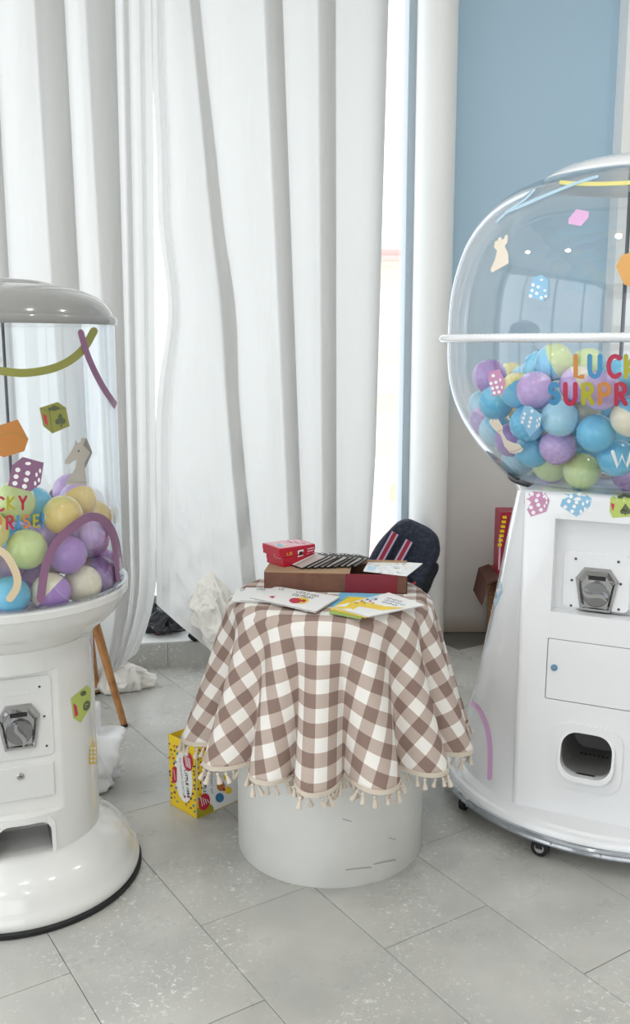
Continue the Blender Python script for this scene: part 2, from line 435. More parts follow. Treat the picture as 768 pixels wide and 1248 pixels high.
# stroke font in a 0..1 box, y up
FONT = {
 'L': [[(0, 1), (0, 0), (.8, 0)]], 'U': [[(0, 1), (0, .4)] + arc(.45, .4, .45, .4, 180, 360) + [(.9, 1)]],
 'C': [arc(.5, .5, .5, .5, 50, 310, 12)], 'K': [[(0, 1), (0, 0)], [(.8, 1), (.05, .45), (.85, 0)]],
 'Y': [[(0, 1), (.42, .5)], [(.85, 1), (.42, .5), (.42, 0)]], 'S': [arc(.42, .75, .38, .25, 40, 250, 8) + arc(.42, .25, .4, .25, 80, -150, 8)],
 'R': [[(0, 0), (0, 1), (.4, 1)] + arc(.4, .75, .4, .25, 90, -90) + [(0, .5)], [(.35, .5), (.85, 0)]],
 'P': [[(0, 0), (0, 1), (.4, 1)] + arc(.4, .72, .42, .28, 90, -90) + [(0, .44)]], 'I': [[(.2, 1), (.2, 0)]],
 'E': [[(.75, 1), (0, 1), (0, 0), (.75, 0)], [(0, .5), (.6, .5)]], '!': [[(.15, 1), (.15, .35)], [(.15, .03), (.15, 0)]],
 'T': [[(0, 1), (.9, 1)], [(.45, 1), (.45, 0)]], 'M': [[(0, 0), (.1, 1), (.5, .3), (.9, 1), (1, 0)]],
 'O': [arc(.5, .5, .5, .5, 90, 450, 12)], 'N': [[(0, 0), (0, 1), (.8, 0), (.8, 1)]], 'A': [[(0, 0), (.45, 1), (.9, 0)], [(.2, .35), (.7, .35)]],
 'W': [[(0, 1), (.27, 0), (.52, .75), (.77, 0), (1.05, 1)]], 'H': [[(0, 0), (0, 1)], [(.8, 0), (.8, 1)], [(0, .5), (.8, .5)]],
 'm': [[(0, 0), (0, .6)], arc(.22, .4, .22, .2, 180, 0, 4) + [(.44, 0)], arc(.66, .4, .22, .2, 180, 0, 4) + [(.88, 0)]],
 'p': [[(0, -.35), (0, .6)], arc(.3, .3, .3, .3, 0, 360, 8)], 'l': [[(.1, 1), (.1, 0)]], 'i': [[(.1, .6), (.1, 0)]],
 'e': [[(0, .32), (.6, .32)] + arc(.3, .3, .3, .3, 0, 310, 8)], 't': [[(.2, .9), (.2, 0)], [(0, .6), (.4, .6)]], 'o': [arc(.3, .3, .3, .3, 0, 360, 8)],
 'c': [arc(.3, .3, .3, .3, 50, 310, 8)], 'n': [[(0, 0), (0, .6)], arc(.25, .35, .25, .25, 180, 0, 5) + [(.5, 0)]], 'h': [[(0, 0), (0, 1)], arc(.25, .35, .25, .25, 180, 0, 5) + [(.5, 0)]],
}
def glyph(D, ch, O, ex, ey, wd, m, lv=0):
    for st in FONT[ch]:
        D.stroke([(O[0] + ex[0] * x + ey[0] * y, O[1] + ex[1] * x + ey[1] * y) for x, y in st], wd, m, lv)
def text(D, s, O, ex, ey, wd, m, lv=0, adv=1.2):
    x = 0
    for ch in s:
        if ch == ' ': x += .8; continue
        glyph(D, ch, (O[0] + ex[0] * x, O[1] + ex[1] * x), ex, ey, wd, m, lv)
        x += adv * (.5 if ch in 'Iil!' else .8 if ch in 'etoc' else .85 if ch in 'nh' else 1)


def dice(D, pts, m, pip, front, side, top):
    """pts: cube outline (6 px points) + centre; front/side/top lists of pip (x,y,rx,ry)"""
    D.poly(pts, m)
    for g in (front, side, top):
        for (x, y, rx, ry) in g: D.ell(x, y, rx, ry, pip, 1, 10)
def affpips(o, e, f, cells, r):
    """pips on a parallelogram face"""
    return [(o[0] + e[0] * a + f[0] * b, o[1] + e[1] * a + f[1] * b, r[0], r[1]) for a, b in cells]


# ================================================================ SETTING
# floor: slab plus individual stone tiles laid on the diagonal in running bond
fl = struct(MB().box((XL, YB, -.1), (XR, 4.95, -.006)).build('floor', 'grout', smooth=False))
fl['org'] = (0, 0, 0)
ta = math.radians(57.2); tn = Vector((math.sin(ta), math.cos(ta), 0)); tt = Vector((math.cos(ta), -math.sin(ta), 0))
TW, TLn = .336, .655
tm = MB().box((-TLn / 2 + .0009, -TW / 2 + .0009, -.006), (TLn / 2 - .0009, TW / 2 - .0009, 0)).build('tile', 'stone_tile', fl, smooth=False, bevel=.0008, seg=1)
first = True; random.seed(3)
for i in range(-12, 16):
    n0 = .933 + TW * (i + .5)
    for j in range(-14, 14):
        t0 = -1.983 + TLn * (j + .5) + (0 if i % 2 == 0 else TLn / 2)
        c = tn * n0 + tt * t0
        if not (XL + .3 < c.x < XR - .3 and .75 < c.y < 4.45): continue
        loc = (c.x, c.y, random.uniform(-.0004, .0002))
        if first: tm.location = loc; tm.rotation_euler = (0, 0, -ta); first = False
        else: copy_part(tm, fl, loc, (0, 0, -ta))
# the rest of the floor (outside the view) is one plain slab at tile level
struct(MB().box((XL, YB, -.006), (XR, .5, 0)).build('floor', 'stone_tile', smooth=False))

# window line
W0 = Vector((-.69, 4.11, 0)); wd_ = Vector((.9874, .158, 0)); wn_ = Vector((-.158, .9874, 0))
def WP(u, d, z):
    p = W0 + wd_ * u + wn_ * d; return (p.x, p.y, z)
ST = .114
step = struct(MB().box((-2.9, .004, 0), (1.31, .75, ST - .002), fn=WP).build('trim_1', 'grout', smooth=False))
step['org'] = (0, 0, 0)
f0 = None
for k in range(12):
    u0 = -2.86 + .36 * k
    if k == 7: pass
    MB().box((u0 + .0012, 0, .0), (min(u0 + .36, 1.31) - .0012, .006, ST), fn=WP).build('tile', 'stone_tile', step, smooth=False)
    MB().box((u0 + .0012, .006, ST - .006), (min(u0 + .36, 1.31) - .0012, .36, ST), fn=WP).build('tile', 'stone_tile', step, smooth=False)

# window: aluminium frame with big panes behind the curtains
win = struct(MB().box((1.18, .30, ST), (1.27, .40, 3.3), fn=WP).box((-2.8, .30, ST), (-2.74, .40, 3.3), fn=WP).box((-2.8, .30, ST), (1.25, .40, ST + .05), fn=WP)
             .box((-2.8, .30, 3.24), (1.25, .40, 3.3), fn=WP).build('window_1', 'frame_grey', bevel=.004, seg=1))
win['org'] = (0, 0, 0)
MB().box((-.9, .31, ST + .05), (-.84, .38, 3.24), fn=WP).build('window_mullion', 'frame_grey', win)
MB().box((-2.74, .342, ST + .05), (-.9, .350, 3.24), fn=WP).build('pane', 'window_glass', win, smooth=False)
MB().box((-.84, .342, ST + .05), (1.16, .350, 3.24), fn=WP).build('pane', 'window_glass', win, smooth=False)
struct(MB().box((-2.9, .2, 3.3), (1.3, .5, ZC), fn=WP).build('wall_window_head', 'wall_white', smooth=False)).name = 'wall_head'

# rounded white column at the end of the window
col = MB(); pl = []
for k in range(17):
    a = PI + PI * k / 16; pl.append((.553 + .09 * math.cos(a), 4.56 + .15 * math.sin(a)))
pl += [(.643, 4.75), (.463, 4.75)]
n = len(pl); col.add([(x, y, 0) for x, y in pl] + [(x, y, ZC) for x, y in pl], [tuple(range(n)), tuple(range(2 * n - 1, n - 1, -1))] + [(i, (i + 1) % n, (i + 1) % n + n, i + n) for i in range(n)])
struct(col.build('trim_2', 'trim_white'))
struct(MB().box((.6, 4.65, 0), (XR, 4.75, ZC)).build('wall_back', 'wall_grey_to_blue', smooth=False))
struct(MB().box((1.395, 4.52, 0), (XR, 4.65, ZC)).build('trim_3', 'trim_white', smooth=False))
struct(MB().box((XR, YB, 0), (XR + .1, 4.75, ZC)).build('wall_right', 'wall_white', smooth=False))
struct(MB().box((XL - .1, YB - .1, ZC), (XR + .1, 4.9, ZC + .1)).build('ceiling', 'ceiling_white', smooth=False))
# left wall with three tall openings, front wall of glazed shopfront behind the camera
wl = MB()
for y0, y1 in ((YB, -2.6), (-1.05, -.95), (.75, .85), (2.4, 2.5), (3.8, 3.95)): wl.box((XL - .1, y0, 0), (XL, y1, ZC))
wl.box((XL - .1, YB, 3.2), (XL, 3.95, ZC)).box((XL - .1, YB, 0), (XL, 3.95, .2))
struct(wl.build('wall_left', 'wall_white', smooth=False))
wf = MB()
for x0, x1 in ((XL, -2.2), (-.75, -.65), (.9, XR)): wf.box((x0, YB - .1, 0), (x1, YB, ZC))
wf.box((XL, YB - .1, 3.0), (XR, YB, ZC))
struct(wf.build('wall_front', 'wall_white', smooth=False))
struct(MB().box((XL, 3.9, 0), (-3.25, 4.1, ZC)).box((-3.6, 3.6, 0), (XL + .0, 4.2, ZC)).build('trim_4', 'wall_white', smooth=False))
# ceiling lamps (out of frame, they light the room)
LAMPS = [((-1.7, 1.5), 'round recessed ceiling downlight above the left machine'), ((-.3, 1.0), 'round recessed ceiling downlight above the table'), ((1.0, 1.3), 'round recessed ceiling downlight in front of the right machine'),
         ((-1.2, -1.0), 'round recessed ceiling downlight behind the camera at the left'), ((.6, -1.2), 'round recessed ceiling downlight behind the camera at the right'), ((1.9, 2.6), 'round recessed ceiling downlight beside the right wall'), ((-2.4, 2.9), 'round recessed ceiling downlight beside the left wall')]
for (x, y), lab in LAMPS:
    t = thing('ceiling_downlight', lab, 'lamp', (x, y, ZC - .01), 'ceiling downlights')
    MB().lathe([(.001, -.004), (.085, -.004), (.095, -.01), (.10, 0), (.001, 0)], (x, y, ZC), 32).build('lamp_ring', 'trim_white', t)
    MB().lathe([(.001, -.008), (.08, -.008), (.08, -.0045), (.001, -.0045)], (x, y, ZC), 32).build('diffuser', 'lamp_panel', t, smooth=False)
    a_ = area('lamp_light', (x, y, ZC - .03), .16, .16, (0, 0, 0), LAMP_W, (1, .98, .95)); a_.data.shape = 'DISK'

# ---------------------------------------------------------------- apartment block outside, seen through the gap in the curtains
BY = 62.0
ab = thing('apartment_block', 'pale cream apartment block with orange bands and red roof outside the window', 'building', (6, BY, -20)); 
MB().box((4.0, BY, -22), (11, BY + 10, 6.7)).build('wall', 'building_cream', ab, smooth=False)
MB().box((3.9, BY - .4, 6.7), (11.2, BY + 10, 7.0), 0).box((4.2, BY, 7.0), (11, BY + 9, 7.45)).build('roof', 'building_roof', ab, smooth=False)
MB().box((3.95, BY - .2, 5.2), (11, BY, 6.3)).build('cornice', 'building_orange', ab, smooth=False)
for k in range(8):
    z = 2.0 - 2.95 * k - 1.9
    b = MB().box((4.0, BY - .12, z), (6.3, BY + .02, z + 1.05)).build('spandrel_band', 'building_orange', ab, smooth=False)
    fr = MB().box((5.35, BY - .16, z + .1), (6.05, BY - .1, z + .95)).build('window', 'building_cream', ab, smooth=False)
    MB().box((5.42, BY - .18, z + .17), (5.98, BY - .15, z + .88)).build('pane', 'building_glass', fr, smooth=False)
bal = MB().box((3.5, BY - 1.2, -14), (4.9, BY - .1, -7.6)).build('balcony_bay', 'building_pink', ab, smooth=False)

# ================================================================ CURTAINS
random.seed(5)
CPL = lambda px, py: None
def cur_point(px, py, d):
    """point on the curtain plane (parallel to the window, d metres in front of it) seen at a pixel"""
    o = W0 - wn_ * (.10 + d); r = ray(px, py); t = (o - EYE).dot(wn_) / r.dot(wn_); return EYE + r * t
def make_curtain(name, label, verts, hem, edge=None, extra=None):
    """verts: (px at y=0, px at y=650, depth) along the cloth, with backtracking for pleats; hem(px)->y of the hem"""
    P = []
    for i in range(len(verts) - 1):
        a, b = verts[i], verts[i + 1]; L = abs(a[0] - b[0]); n = max(2, int(L / 5))
        for k in range(n):
            t = k / n; sm = t * t * (3 - 2 * t); bulge = math.sin(PI * t) * (.012 if b[0] > a[0] and L > 15 else 0)
            P.append((a[0] + (b[0] - a[0]) * t, a[1] + (b[1] - a[1]) * t, a[2] + (b[2] - a[2]) * sm + bulge))
    P.append(verts[-1])
    rows = 60; mb = MB(); vs = []
    for i, (x0, x1, d) in enumerate(P):
        s_ = i / (len(P) - 1); yb = hem(x1)
        for j in range(rows + 1):
            y = -170 + (yb + 170) * (j / rows)
            x = x0 + (x1 - x0) * y / 650
            if edge: x += edge(s_, y, x1)
            dd = d + (extra(x, y, yb) if extra else 0)
            dd += .012 * noise.noise(Vector((x * .02, y * .004, 3))) + .006 * noise.noise(Vector((x * .06, y * .02, 7))) * min(1, max(0, (y - 300) / 300))
            vs.append(cur_point(x, y, dd))
    fs = [(i * (rows + 1) + j, i * (rows + 1) + j + 1, (i + 1) * (rows + 1) + j + 1, (i + 1) * (rows + 1) + j) for i in range(len(P) - 1) for j in range(rows)]
    mb.add(vs, fs); o = mb.build(name, 'curtain_fabric', angle=55, fix=False)
    return o
def pleat(x0, x1, y0, y1, dep=.035):   # grey strip between px x0..x1 (top) and y0..y1 (y=650): three layers
    return [(x0 - 1, y0 - 1, .003), (x1, y1, .006), (x1 + .3, y1 + .3, .0045), (x0, y0, -.001), (x0 - .3, y0 - .3, -.0025), (x1 + 2, y1 + 2, -.004)]
VA = [(-420, -330, 0)] + pleat(-380, -350, -300, -280) + pleat(-250, -215, -190, -165) + pleat(-120, -90, -80, -55) + pleat(-30, -8, 10, 28) + \
     pleat(42, 78, 82, 112) + pleat(104, 140, 140, 158) + pleat(150, 156, 163, 169) + [(170, 180, .03), (176, 184, -.01), (186, 191, 0)]
def hemA(x):
    return 850 if x < 120 else 850 - (x - 120) * .75
def edgeA(s_, y, x1):
    k = max(0, (y - 690) / 130); return -38 * k * k * max(0, (x1 - 80) / 110)
def exA(x, y, yb):
    k = max(0, (y - 640) / 200); return .20 * k * k + .035 * k * math.sin(x * .16 + y * .02) + .02 * k * math.sin(x * .05 - y * .06)
ca = make_curtain('curtain', 'white floor length curtain behind the left vending machine, left of the bright slit', VA, hemA, edgeA, exA)
tag(ca, 'long white curtain left of the narrow bright slit, hem trailing on the floor', 'curtain', 'white window curtains')
VB = [(184, 190, .0), (191, 197, .02), (197, 206, -.01)] + [(203, 214, .02)] + pleat(231, 243, 290, 306) + pleat(322, 344, 352, 368) + pleat(388, 409, 393, 410) + \
     [(452, 448, .03), (474, 455, -.02), (471, 453, -.03), (455, 447, -.03)]
def hemB(x):
    return 742 + (x - 196) * .95 if x < 275 else 818
def edgeB(s_, y, x1):
    e = 0
    if s_ < .25:
        k = (1 - s_ / .25)
        e += 17 * k * math.exp(-((y - 375) / 85) ** 2) + 5 * k * math.exp(-((y - 200) / 90) ** 2)
    if s_ > .8 and y > 560: e -= 5 * ((y - 560) / 100) * (s_ - .8) / .2
    return e
def exB(x, y, yb):
    k = max(0, (y - 560) / 200); return .05 * k * math.sin((x + y) * .07) * (1 if x < 300 else .3) + .05 * k * k
cb = make_curtain('curtain', '', VB, hemB, edgeB, exB)
tag(cb, 'wide white curtain right of the bright slit, gathered up behind the gingham table', 'curtain', 'white window curtains')
cb['org'] = (0, 0, 0)


def lumpy(name, C, R, mats, parent=None, amp=.25, fr=6, seed=0, sub=5, flat=None, crease=1.0):
    bm = bmesh.new(); bmesh.ops.create_icosphere(bm, subdivisions=sub, radius=1)
    sd = Vector((seed * 7.3, seed * 3.1, seed))
    for v in bm.verts:
        p = v.co.copy(); q = Vector((p.x * R[0], p.y * R[1], p.z * R[2])) * fr + sd
        wv = q + Vector((noise.noise(q * .7), noise.noise(q * .7 + Vector((5, 5, 5))), noise.noise(q * .7 + Vector((9, 1, 4))))) * 1.3
        rd = 1 - abs(noise.noise(wv)) * 2.2; r2 = 1 - abs(noise.noise(wv * 2.3)) * 2
        s_ = 1 + amp * (rd * .7 + r2 * .3 * crease - .5)
        v.co = Vector((p.x * R[0] * s_, p.y * R[1] * s_, p.z * R[2] * s_)) + Vector(C)
        if flat is not None and v.co.z < flat: v.co.z = flat
    vs = [tuple(v.co) for v in bm.verts]; fs = [tuple(v.index for v in f.verts) for f in bm.faces]; bm.free()
    return MB().add(vs, fs).build(name, mats, parent, angle=180)


def crumple(name, C, R, parent, seed, flat=None, lean=0.0, sub=6, stretch=(1, 1, 1), top=1.0):
    bm = bmesh.new(); bmesh.ops.create_icosphere(bm, subdivisions=sub, radius=1); sd = Vector((seed * 3.7, seed * 1.9, seed * 5.3))
    for v in bm.verts:
        p = v.co.copy(); q = Vector((p.x * R[0] * stretch[0], p.y * R[1] * stretch[1], p.z * R[2] * stretch[2]))
        w_ = q * 7 + sd; w_ += Vector((noise.noise(w_ * .8), noise.noise(w_ * .8 + Vector((4, 7, 1))), noise.noise(w_ * .8 + Vector((8, 2, 5))))) * 1.5
        a = 1 - min(1, abs(noise.noise(w_)) * 3.0); b = 1 - min(1, abs(noise.noise(w_ * 2.1 + Vector((3, 3, 3)))) * 3.0); lo = noise.noise(q * 5 + sd)
        s_ = .78 + .26 * lo + .26 * a + .12 * b
        tp = 1 - (1 - top) * max(0, p.z)
        v.co = Vector((p.x * R[0] * s_ * tp + lean * p.z, p.y * R[1] * s_ * tp, p.z * R[2] * (1 + .25 * lo))) + Vector(C)
        if flat is not None and v.co.z < flat: v.co.z = flat
    vs = [tuple(v.co) for v in bm.verts]; fs = [tuple(v.index for v in f.verts) for f in bm.faces]; bm.free()
    return MB().add(vs, fs).build(name, 'curtain_heap', parent, angle=180)
g = cur_point(262, 744, .09); crumple('gathered_cloth', g, (.10, .09, .185), cb, 2, lean=-.02, stretch=(1.5, 1.5, .9), top=.45)
ca['org'] = (0, 0, 0)
g = cur_point(150, 786, .15); crumple('gathered_cloth', (g.x - .05, g.y + .02, .045), (.16, .09, .075), ca, 8, flat=.002, stretch=(1.6, 1.4, 1.2), top=.7)

# things on the window step
g = cur_point(205, 757, -.22)
bgg = lumpy('plastic_sack', (g.x - .02, g.y + .07, ST + .075), (.11, .12, .09), 'plastic_black', None, .5, 10, 3, flat=ST + .001)
tag(bgg, 'crumpled black plastic sack on the window step under the hitched curtain', 'bag')
g = cur_point(238, 775, -.12)
sc = lumpy('black_scarf', (g.x + .05, g.y - .01, ST + .05), (.07, .06, .055), 'black_fabric', None, .5, 14, 5, flat=ST + .001)
tag(sc, 'dark bundled cloth at the edge of the window step below the gathered curtain', 'cloth')
MBp = MB(); g = Vector(WP(.03, .11, 0))
MBp.box((-.10, .012, ST + .001), (.24, .16, ST + .005), fn=WP); lf = MBp.build('leaflet', 'paper', smooth=False); lf['org'] = (0, 0, 0)
tag(lf, 'flat white printed sheet on the window step beside the black sack', 'paper')
d = Decal(bvh_of([lf]), .0004); d.stroke(arc(193, 771, 5, 3, 0, 360, 12), 1.6, 'print_red'); d.build('print', lf)

# ================================================================ PLINTH TABLE + CLOTH
TC = Vector((.044, 2.608, 0)); TZ = .750
pt = thing('round_plinth', 'round white drum plinth with scuff marks carrying the gingham cloth', 'plinth', (TC.x, TC.y, 0))
drum = MB().lathe([(.270, 0), (.272, .003), (.271, .735), (.268, TZ - .002), (.262, TZ)], TC, 128).build('drum', 'plinth_white', pt)
mat('scuff', hexc('#a9a8a3'), .7)
DB = bvh_of([drum])
for pts, wd in (([(422, 1060), (440, 1058), (452, 1057)], 1.6), ([(456, 1053), (470, 1050), (482, 1048)], 1.6), ([(418, 998), (428, 1001)], 1.2), ([(474, 1021), (482, 1023)], 1.2)):
    d = Decal(DB, .0008); d.stroke(pts, wd, 'scuff', smooth=True); d.build('scuff_mark', pt)

# cloth: flat round of fabric, draped; uv = position in the flat cloth
R0, CL = .268, .405
foldc = []
random.seed(11)
peaks = [-168, -141, -119, -97, -72, -47, -22, 6, 34, 66, 99, 132, 160]   # outward folds (deg), -90 faces the camera
peaks = [p + random.uniform(-3, 3) for p in peaks]
hts = [random.uniform(.75, 1.05) for _ in peaks]
def fold(a):
    a = (math.degrees(a) + 180) % 360 - 180
    n = len(peaks)
    for i in range(n):
        p0 = peaks[i]; p1 = peaks[(i + 1) % n] + (360 if i == n - 1 else 0); aa = a + (360 if a < peaks[0] else 0)
        if p0 <= aa < p1:
            t = (aa - p0) / (p1 - p0); h0, h1 = hts[i], hts[(i + 1) % n]; h = h0 + (h1 - h0) * t
            c = .5 + .5 * math.cos(2 * PI * t); return h * (c ** .8) , math.sin(2 * PI * t)
    return 0, 0
def cloth(a, s_):
    if s_ <= R0 - .012: return Vector((TC.x + s_ * math.cos(a), TC.y + s_ * math.sin(a), TZ + .004))
    q = s_ - (R0 - .012); rr = R0 - .012
    if q < .03:
        t = q / .03; return Vector((TC.x + (rr + .018 * math.sin(t * PI / 2)) * math.cos(a), TC.y + (rr + .018 * math.sin(t * PI / 2)) * math.sin(a), TZ + .004 - .016 * (1 - math.cos(t * PI / 2))))
    dd = q - .03; k = dd / CL; f, sw = fold(a)
    flare = .014 + .078 * k + .012 * k * k
    r = rr + .018 + flare * 1.0 + (f - .45) * (.012 + .082 * k) * min(1, k * 5)
    r = max(r, .276)
    a2 = a + sw * .035 * k
    z = TZ - .012 - dd * (.93 + .02 * f) 
    return Vector((TC.x + r * math.cos(a2), TC.y + r * math.sin(a2), z))
NA, NS = 420, 64; SM = R0 - .012 + .03 + CL
vs = []; uv = []; UVR = math.radians(6)
for i in range(NS + 1):
    s_ = SM * (i / NS)
    for k in range(NA):
        a = 2 * PI * k / NA; vs.append(cloth(a, s_)); x, y = s_ * math.cos(a), s_ * math.sin(a)
        uv.append(((x * math.cos(UVR) - y * math.sin(UVR)) / .0715 + 20.1, (x * math.sin(UVR) + y * math.cos(UVR)) / .0715 + 20.3))
fs = [(i * NA + k, i * NA + (k + 1) % NA, (i + 1) * NA + (k + 1) % NA, (i + 1) * NA + k) for i in range(1, NS) for k in range(NA)]
mb = MB(); mb.add(vs, fs + [tuple(NA + k for k in range(NA))]); mb.uv = uv
tcl = thing('tablecloth', 'round brown and white gingham tablecloth with tasselled hem draped over the drum plinth', 'tablecloth', (TC.x, TC.y, TZ))
co = mb.build('cloth', 'gingham', tcl, angle=180)
so = co.modifiers.new('thick', 'SOLIDIFY'); so.thickness = .0014; so.offset = 1
hem = [cloth(2 * PI * k / 420, SM) for k in range(420)]
hb = MB(); hv = []
for p in hem:
    o_ = (p - Vector((TC.x, TC.y, p.z))).normalized(); hv += [p + o_ * .0032 + Vector((0, 0, .004)), p + o_ * .0036 + Vector((0, 0, -.008)), p - o_ * .003 + Vector((0, 0, -.008)), p - o_ * .002 + Vector((0, 0, .004))]
hf = []
for k in range(420):
    j = (k + 1) % 420
    for q in range(4): hf.append((k * 4 + q, k * 4 + (q + 1) % 4, j * 4 + (q + 1) % 4, j * 4 + q))
hb.add(hv, hf).build('braid_trim', 'fringe', tcl)
tas = MB().lathe([(.0008, 0), (.0012, -.006), (.0042, -.008), (.0048, -.012), (.003, -.015), (.0035, -.017), (.0065, -.03), (.0075, -.036), (.002, -.034)], (0, 0, 0), 10)
tp = None; acc = 0; nxt = .0; ntas = 0
for k in range(420):
    acc += (hem[(k + 1) % 420] - hem[k]).length
    if acc >= nxt:
        nxt += random.uniform(.019, .031)
        loc = hem[k] - tcl.location + Vector((0, 0, -.006))
        rot = (random.uniform(-.35, .35), random.uniform(-.45, .45), random.uniform(0, 6)); sc_ = random.uniform(.8, 1.15)
        if tp is None:
            tp = tas.build('tassel', 'fringe', None); tp.parent = tcl; tp.location = loc; tp.rotation_euler = rot; tp.scale = (sc_, sc_, sc_)
        else: copy_part(tp, tcl, loc, rot, (sc_,) * 3)
ZT = TZ + .0058   # top of cloth

# ---------------------------------------------------------------- things on the table
def quadbox(pts, z0, z1, name, mats, parent=None, bevel=None, mi=0):
    vs = [(p[0], p[1], z0) for p in pts] + [(p[0], p[1], z1) for p in pts]
    return MB().add(vs, [(3, 2, 1, 0), (4, 5, 6, 7)] + [(i, (i + 1) % 4, (i + 1) % 4 + 4, i + 4) for i in range(4)], mi).build(name, mats, parent, smooth=False, bevel=bevel, seg=2)
def rect(c, w_, h_, deg):
    a = math.radians(deg); e = Vector((math.cos(a), math.sin(a))); f = Vector((-math.sin(a), math.cos(a))); c = Vector(c[:2])
    return [tuple(c - e * w_ / 2 - f * h_ / 2), tuple(c + e * w_ / 2 - f * h_ / 2), tuple(c + e * w_ / 2 + f * h_ / 2), tuple(c - e * w_ / 2 + f * h_ / 2)]
def on(mb, T, a, b, z0, z1, mi=0):   # box in local frame T (rect), a,b fractions ranges
    p0, p1, p2, p3 = [Vector(q) for q in T]; e = p1 - p0; f = p3 - p0
    Q = [p0 + e * a[0] + f * b[0], p0 + e * a[1] + f * b[0], p0 + e * a[1] + f * b[1], p0 + e * a[0] + f * b[1]]
    mb.add([(q.x, q.y, z0) for q in Q] + [(q.x, q.y, z1) for q in Q], [(3, 2, 1, 0), (4, 5, 6, 7)] + [(i, (i + 1) % 4, (i + 1) % 4 + 4, i + 4) for i in range(4)], mi)

# long cardboard box
BT = rect((.064, 2.672), .408, .135, -5.5); bz = ZT; bh = .054
cbx = thing('cardboard_box', 'long shallow brown cardboard box with maroon tape across the middle of the table', 'box', (BT[0][0], BT[0][1], bz))
m_ = MB(); on(m_, BT, (0, 1), (0, 1), bz, bz + .003); on(m_, BT, (0, 1), (0, .025), bz, bz + bh); on(m_, BT, (0, 1), (.975, 1), bz, bz + bh)
on(m_, BT, (0, .008), (0, 1), bz, bz + bh); on(m_, BT, (.992, 1), (0, 1), bz, bz + bh); m_.build('tray', 'card_brown', cbx, smooth=False)
m_ = MB(); on(m_, BT, (.0, .60), (0, 1), bz + bh, bz + bh + .0025); m_.build('flap', 'card_light', cbx, smooth=False)
m_ = MB(); on(m_, BT, (.57, .93), (-.012, .0), bz + .001, bz + bh + .001); m_.build('tape_band', 'tape_maroon', cbx, smooth=False)
m_ = MB(); on(m_, BT, (.60, .995), (.97, 1.0), bz + bh, bz + bh + .012); m_.build('flap', 'card_light', cbx, smooth=False)
BTOP = bz + bh + .0026
# big booklet lying over the open right end
PT = [tuple(atz(443, 696.5, BTOP)[:2]), tuple(atz(496, 702.5, BTOP)[:2]), tuple(atz(515, 686, BTOP + .004)[:2]), tuple(atz(450, 683.5, BTOP)[:2])]
pb = quadbox(PT, BTOP, BTOP + .003, 'picture_book', 'paper'); pb['org'] = (0, 0, 0)
tag(pb, 'thin white picture booklet on the right end of the long brown box', 'book')
d = Decal(bvh_of([pb]), .0004)
random.seed(21)
for k in range(34):
    x = random.uniform(455, 500); y = random.uniform(687, 699); d.stroke([(x, y), (x + random.uniform(2, 6), y + random.uniform(-.8, .8))], .5, random.choice(['print_grey', 'st_paleblue', 'print_grey', 'st_palebeige']))
d.poly([(447, 695), (449, 690), (460, 691), (456, 696)], 'st_paleblue'); d.build('print', pb)

# two red card game boxes
def gamebox(c, w_, h_, deg, z0, hgt, label, top):
    T = rect(c, w_, h_, deg); t = thing('game_box', label, 'box', (c[0], c[1], z0), 'red card game boxes')
    b_ = quadbox(T, z0, z0 + hgt * .62, 'box_base', 'card_red', t, .0008)
    T2 = rect(c, w_ + .002, h_ + .002, deg)
    l_ = quadbox(T2, z0 + hgt * .45, z0 + hgt, 'lid', 'card_red', t, .0008)
    return t, b_, l_, T2
g1, b1, l1, T1 = gamebox((-.072, 2.775 - .035), .115, .085, 38, BTOP, .028, 'lower of the two stacked red game boxes', False)
g2, b2, l2, T2 = gamebox((-.078, 2.775 - .037), .122, .095, 33, BTOP + .0285, .028, 'upper red game box with pale printed top, left end of the brown box', True)
m_ = MB(); on(m_, T2, (.05, .95), (.05, .95), BTOP + .0565, BTOP + .0571); tp_ = m_.build('top_print', 'print_pink', g2, smooth=False)
d = Decal(bvh_of([tp_]), .0004)
d.poly([(330, 662), (337, 660), (350, 664), (343, 667)], 'print_cream'); d.poly([(337, 664), (341, 662.5), (346, 665), (342, 667)], 'st_blue', 1)
for k in range(6): d.stroke([(346 + 4 * k, 659 + .4 * k), (352 + 4 * k, 661 + .4 * k)], .7, 'print_red' if k % 2 else 'paper', 1)
d.build('print', g2)
d = Decal(bvh_of([l2, b2, b1, l1]), .0005)
text(d, 'LO', (350, 677), (2.6, -.6), (.2, -3.2), .6, 'print_yellow'); d.poly([(363, 671), (370, 669.5), (370, 677), (363, 679)], 'paper'); d.poly([(364.5, 672.5), (368.5, 671.5), (368.5, 676), (364.5, 677)], 'print_black', 1)
for k in range(3): d.stroke([(375, 669 + 3 * k), (382, 667.5 + 3 * k)], 1.2, 'print_pink')
for k in range(2): d.stroke([(334, 676 + 2 * k), (342, 679 + 2 * k)], .8, 'print_pink')
d.build('print', g2)

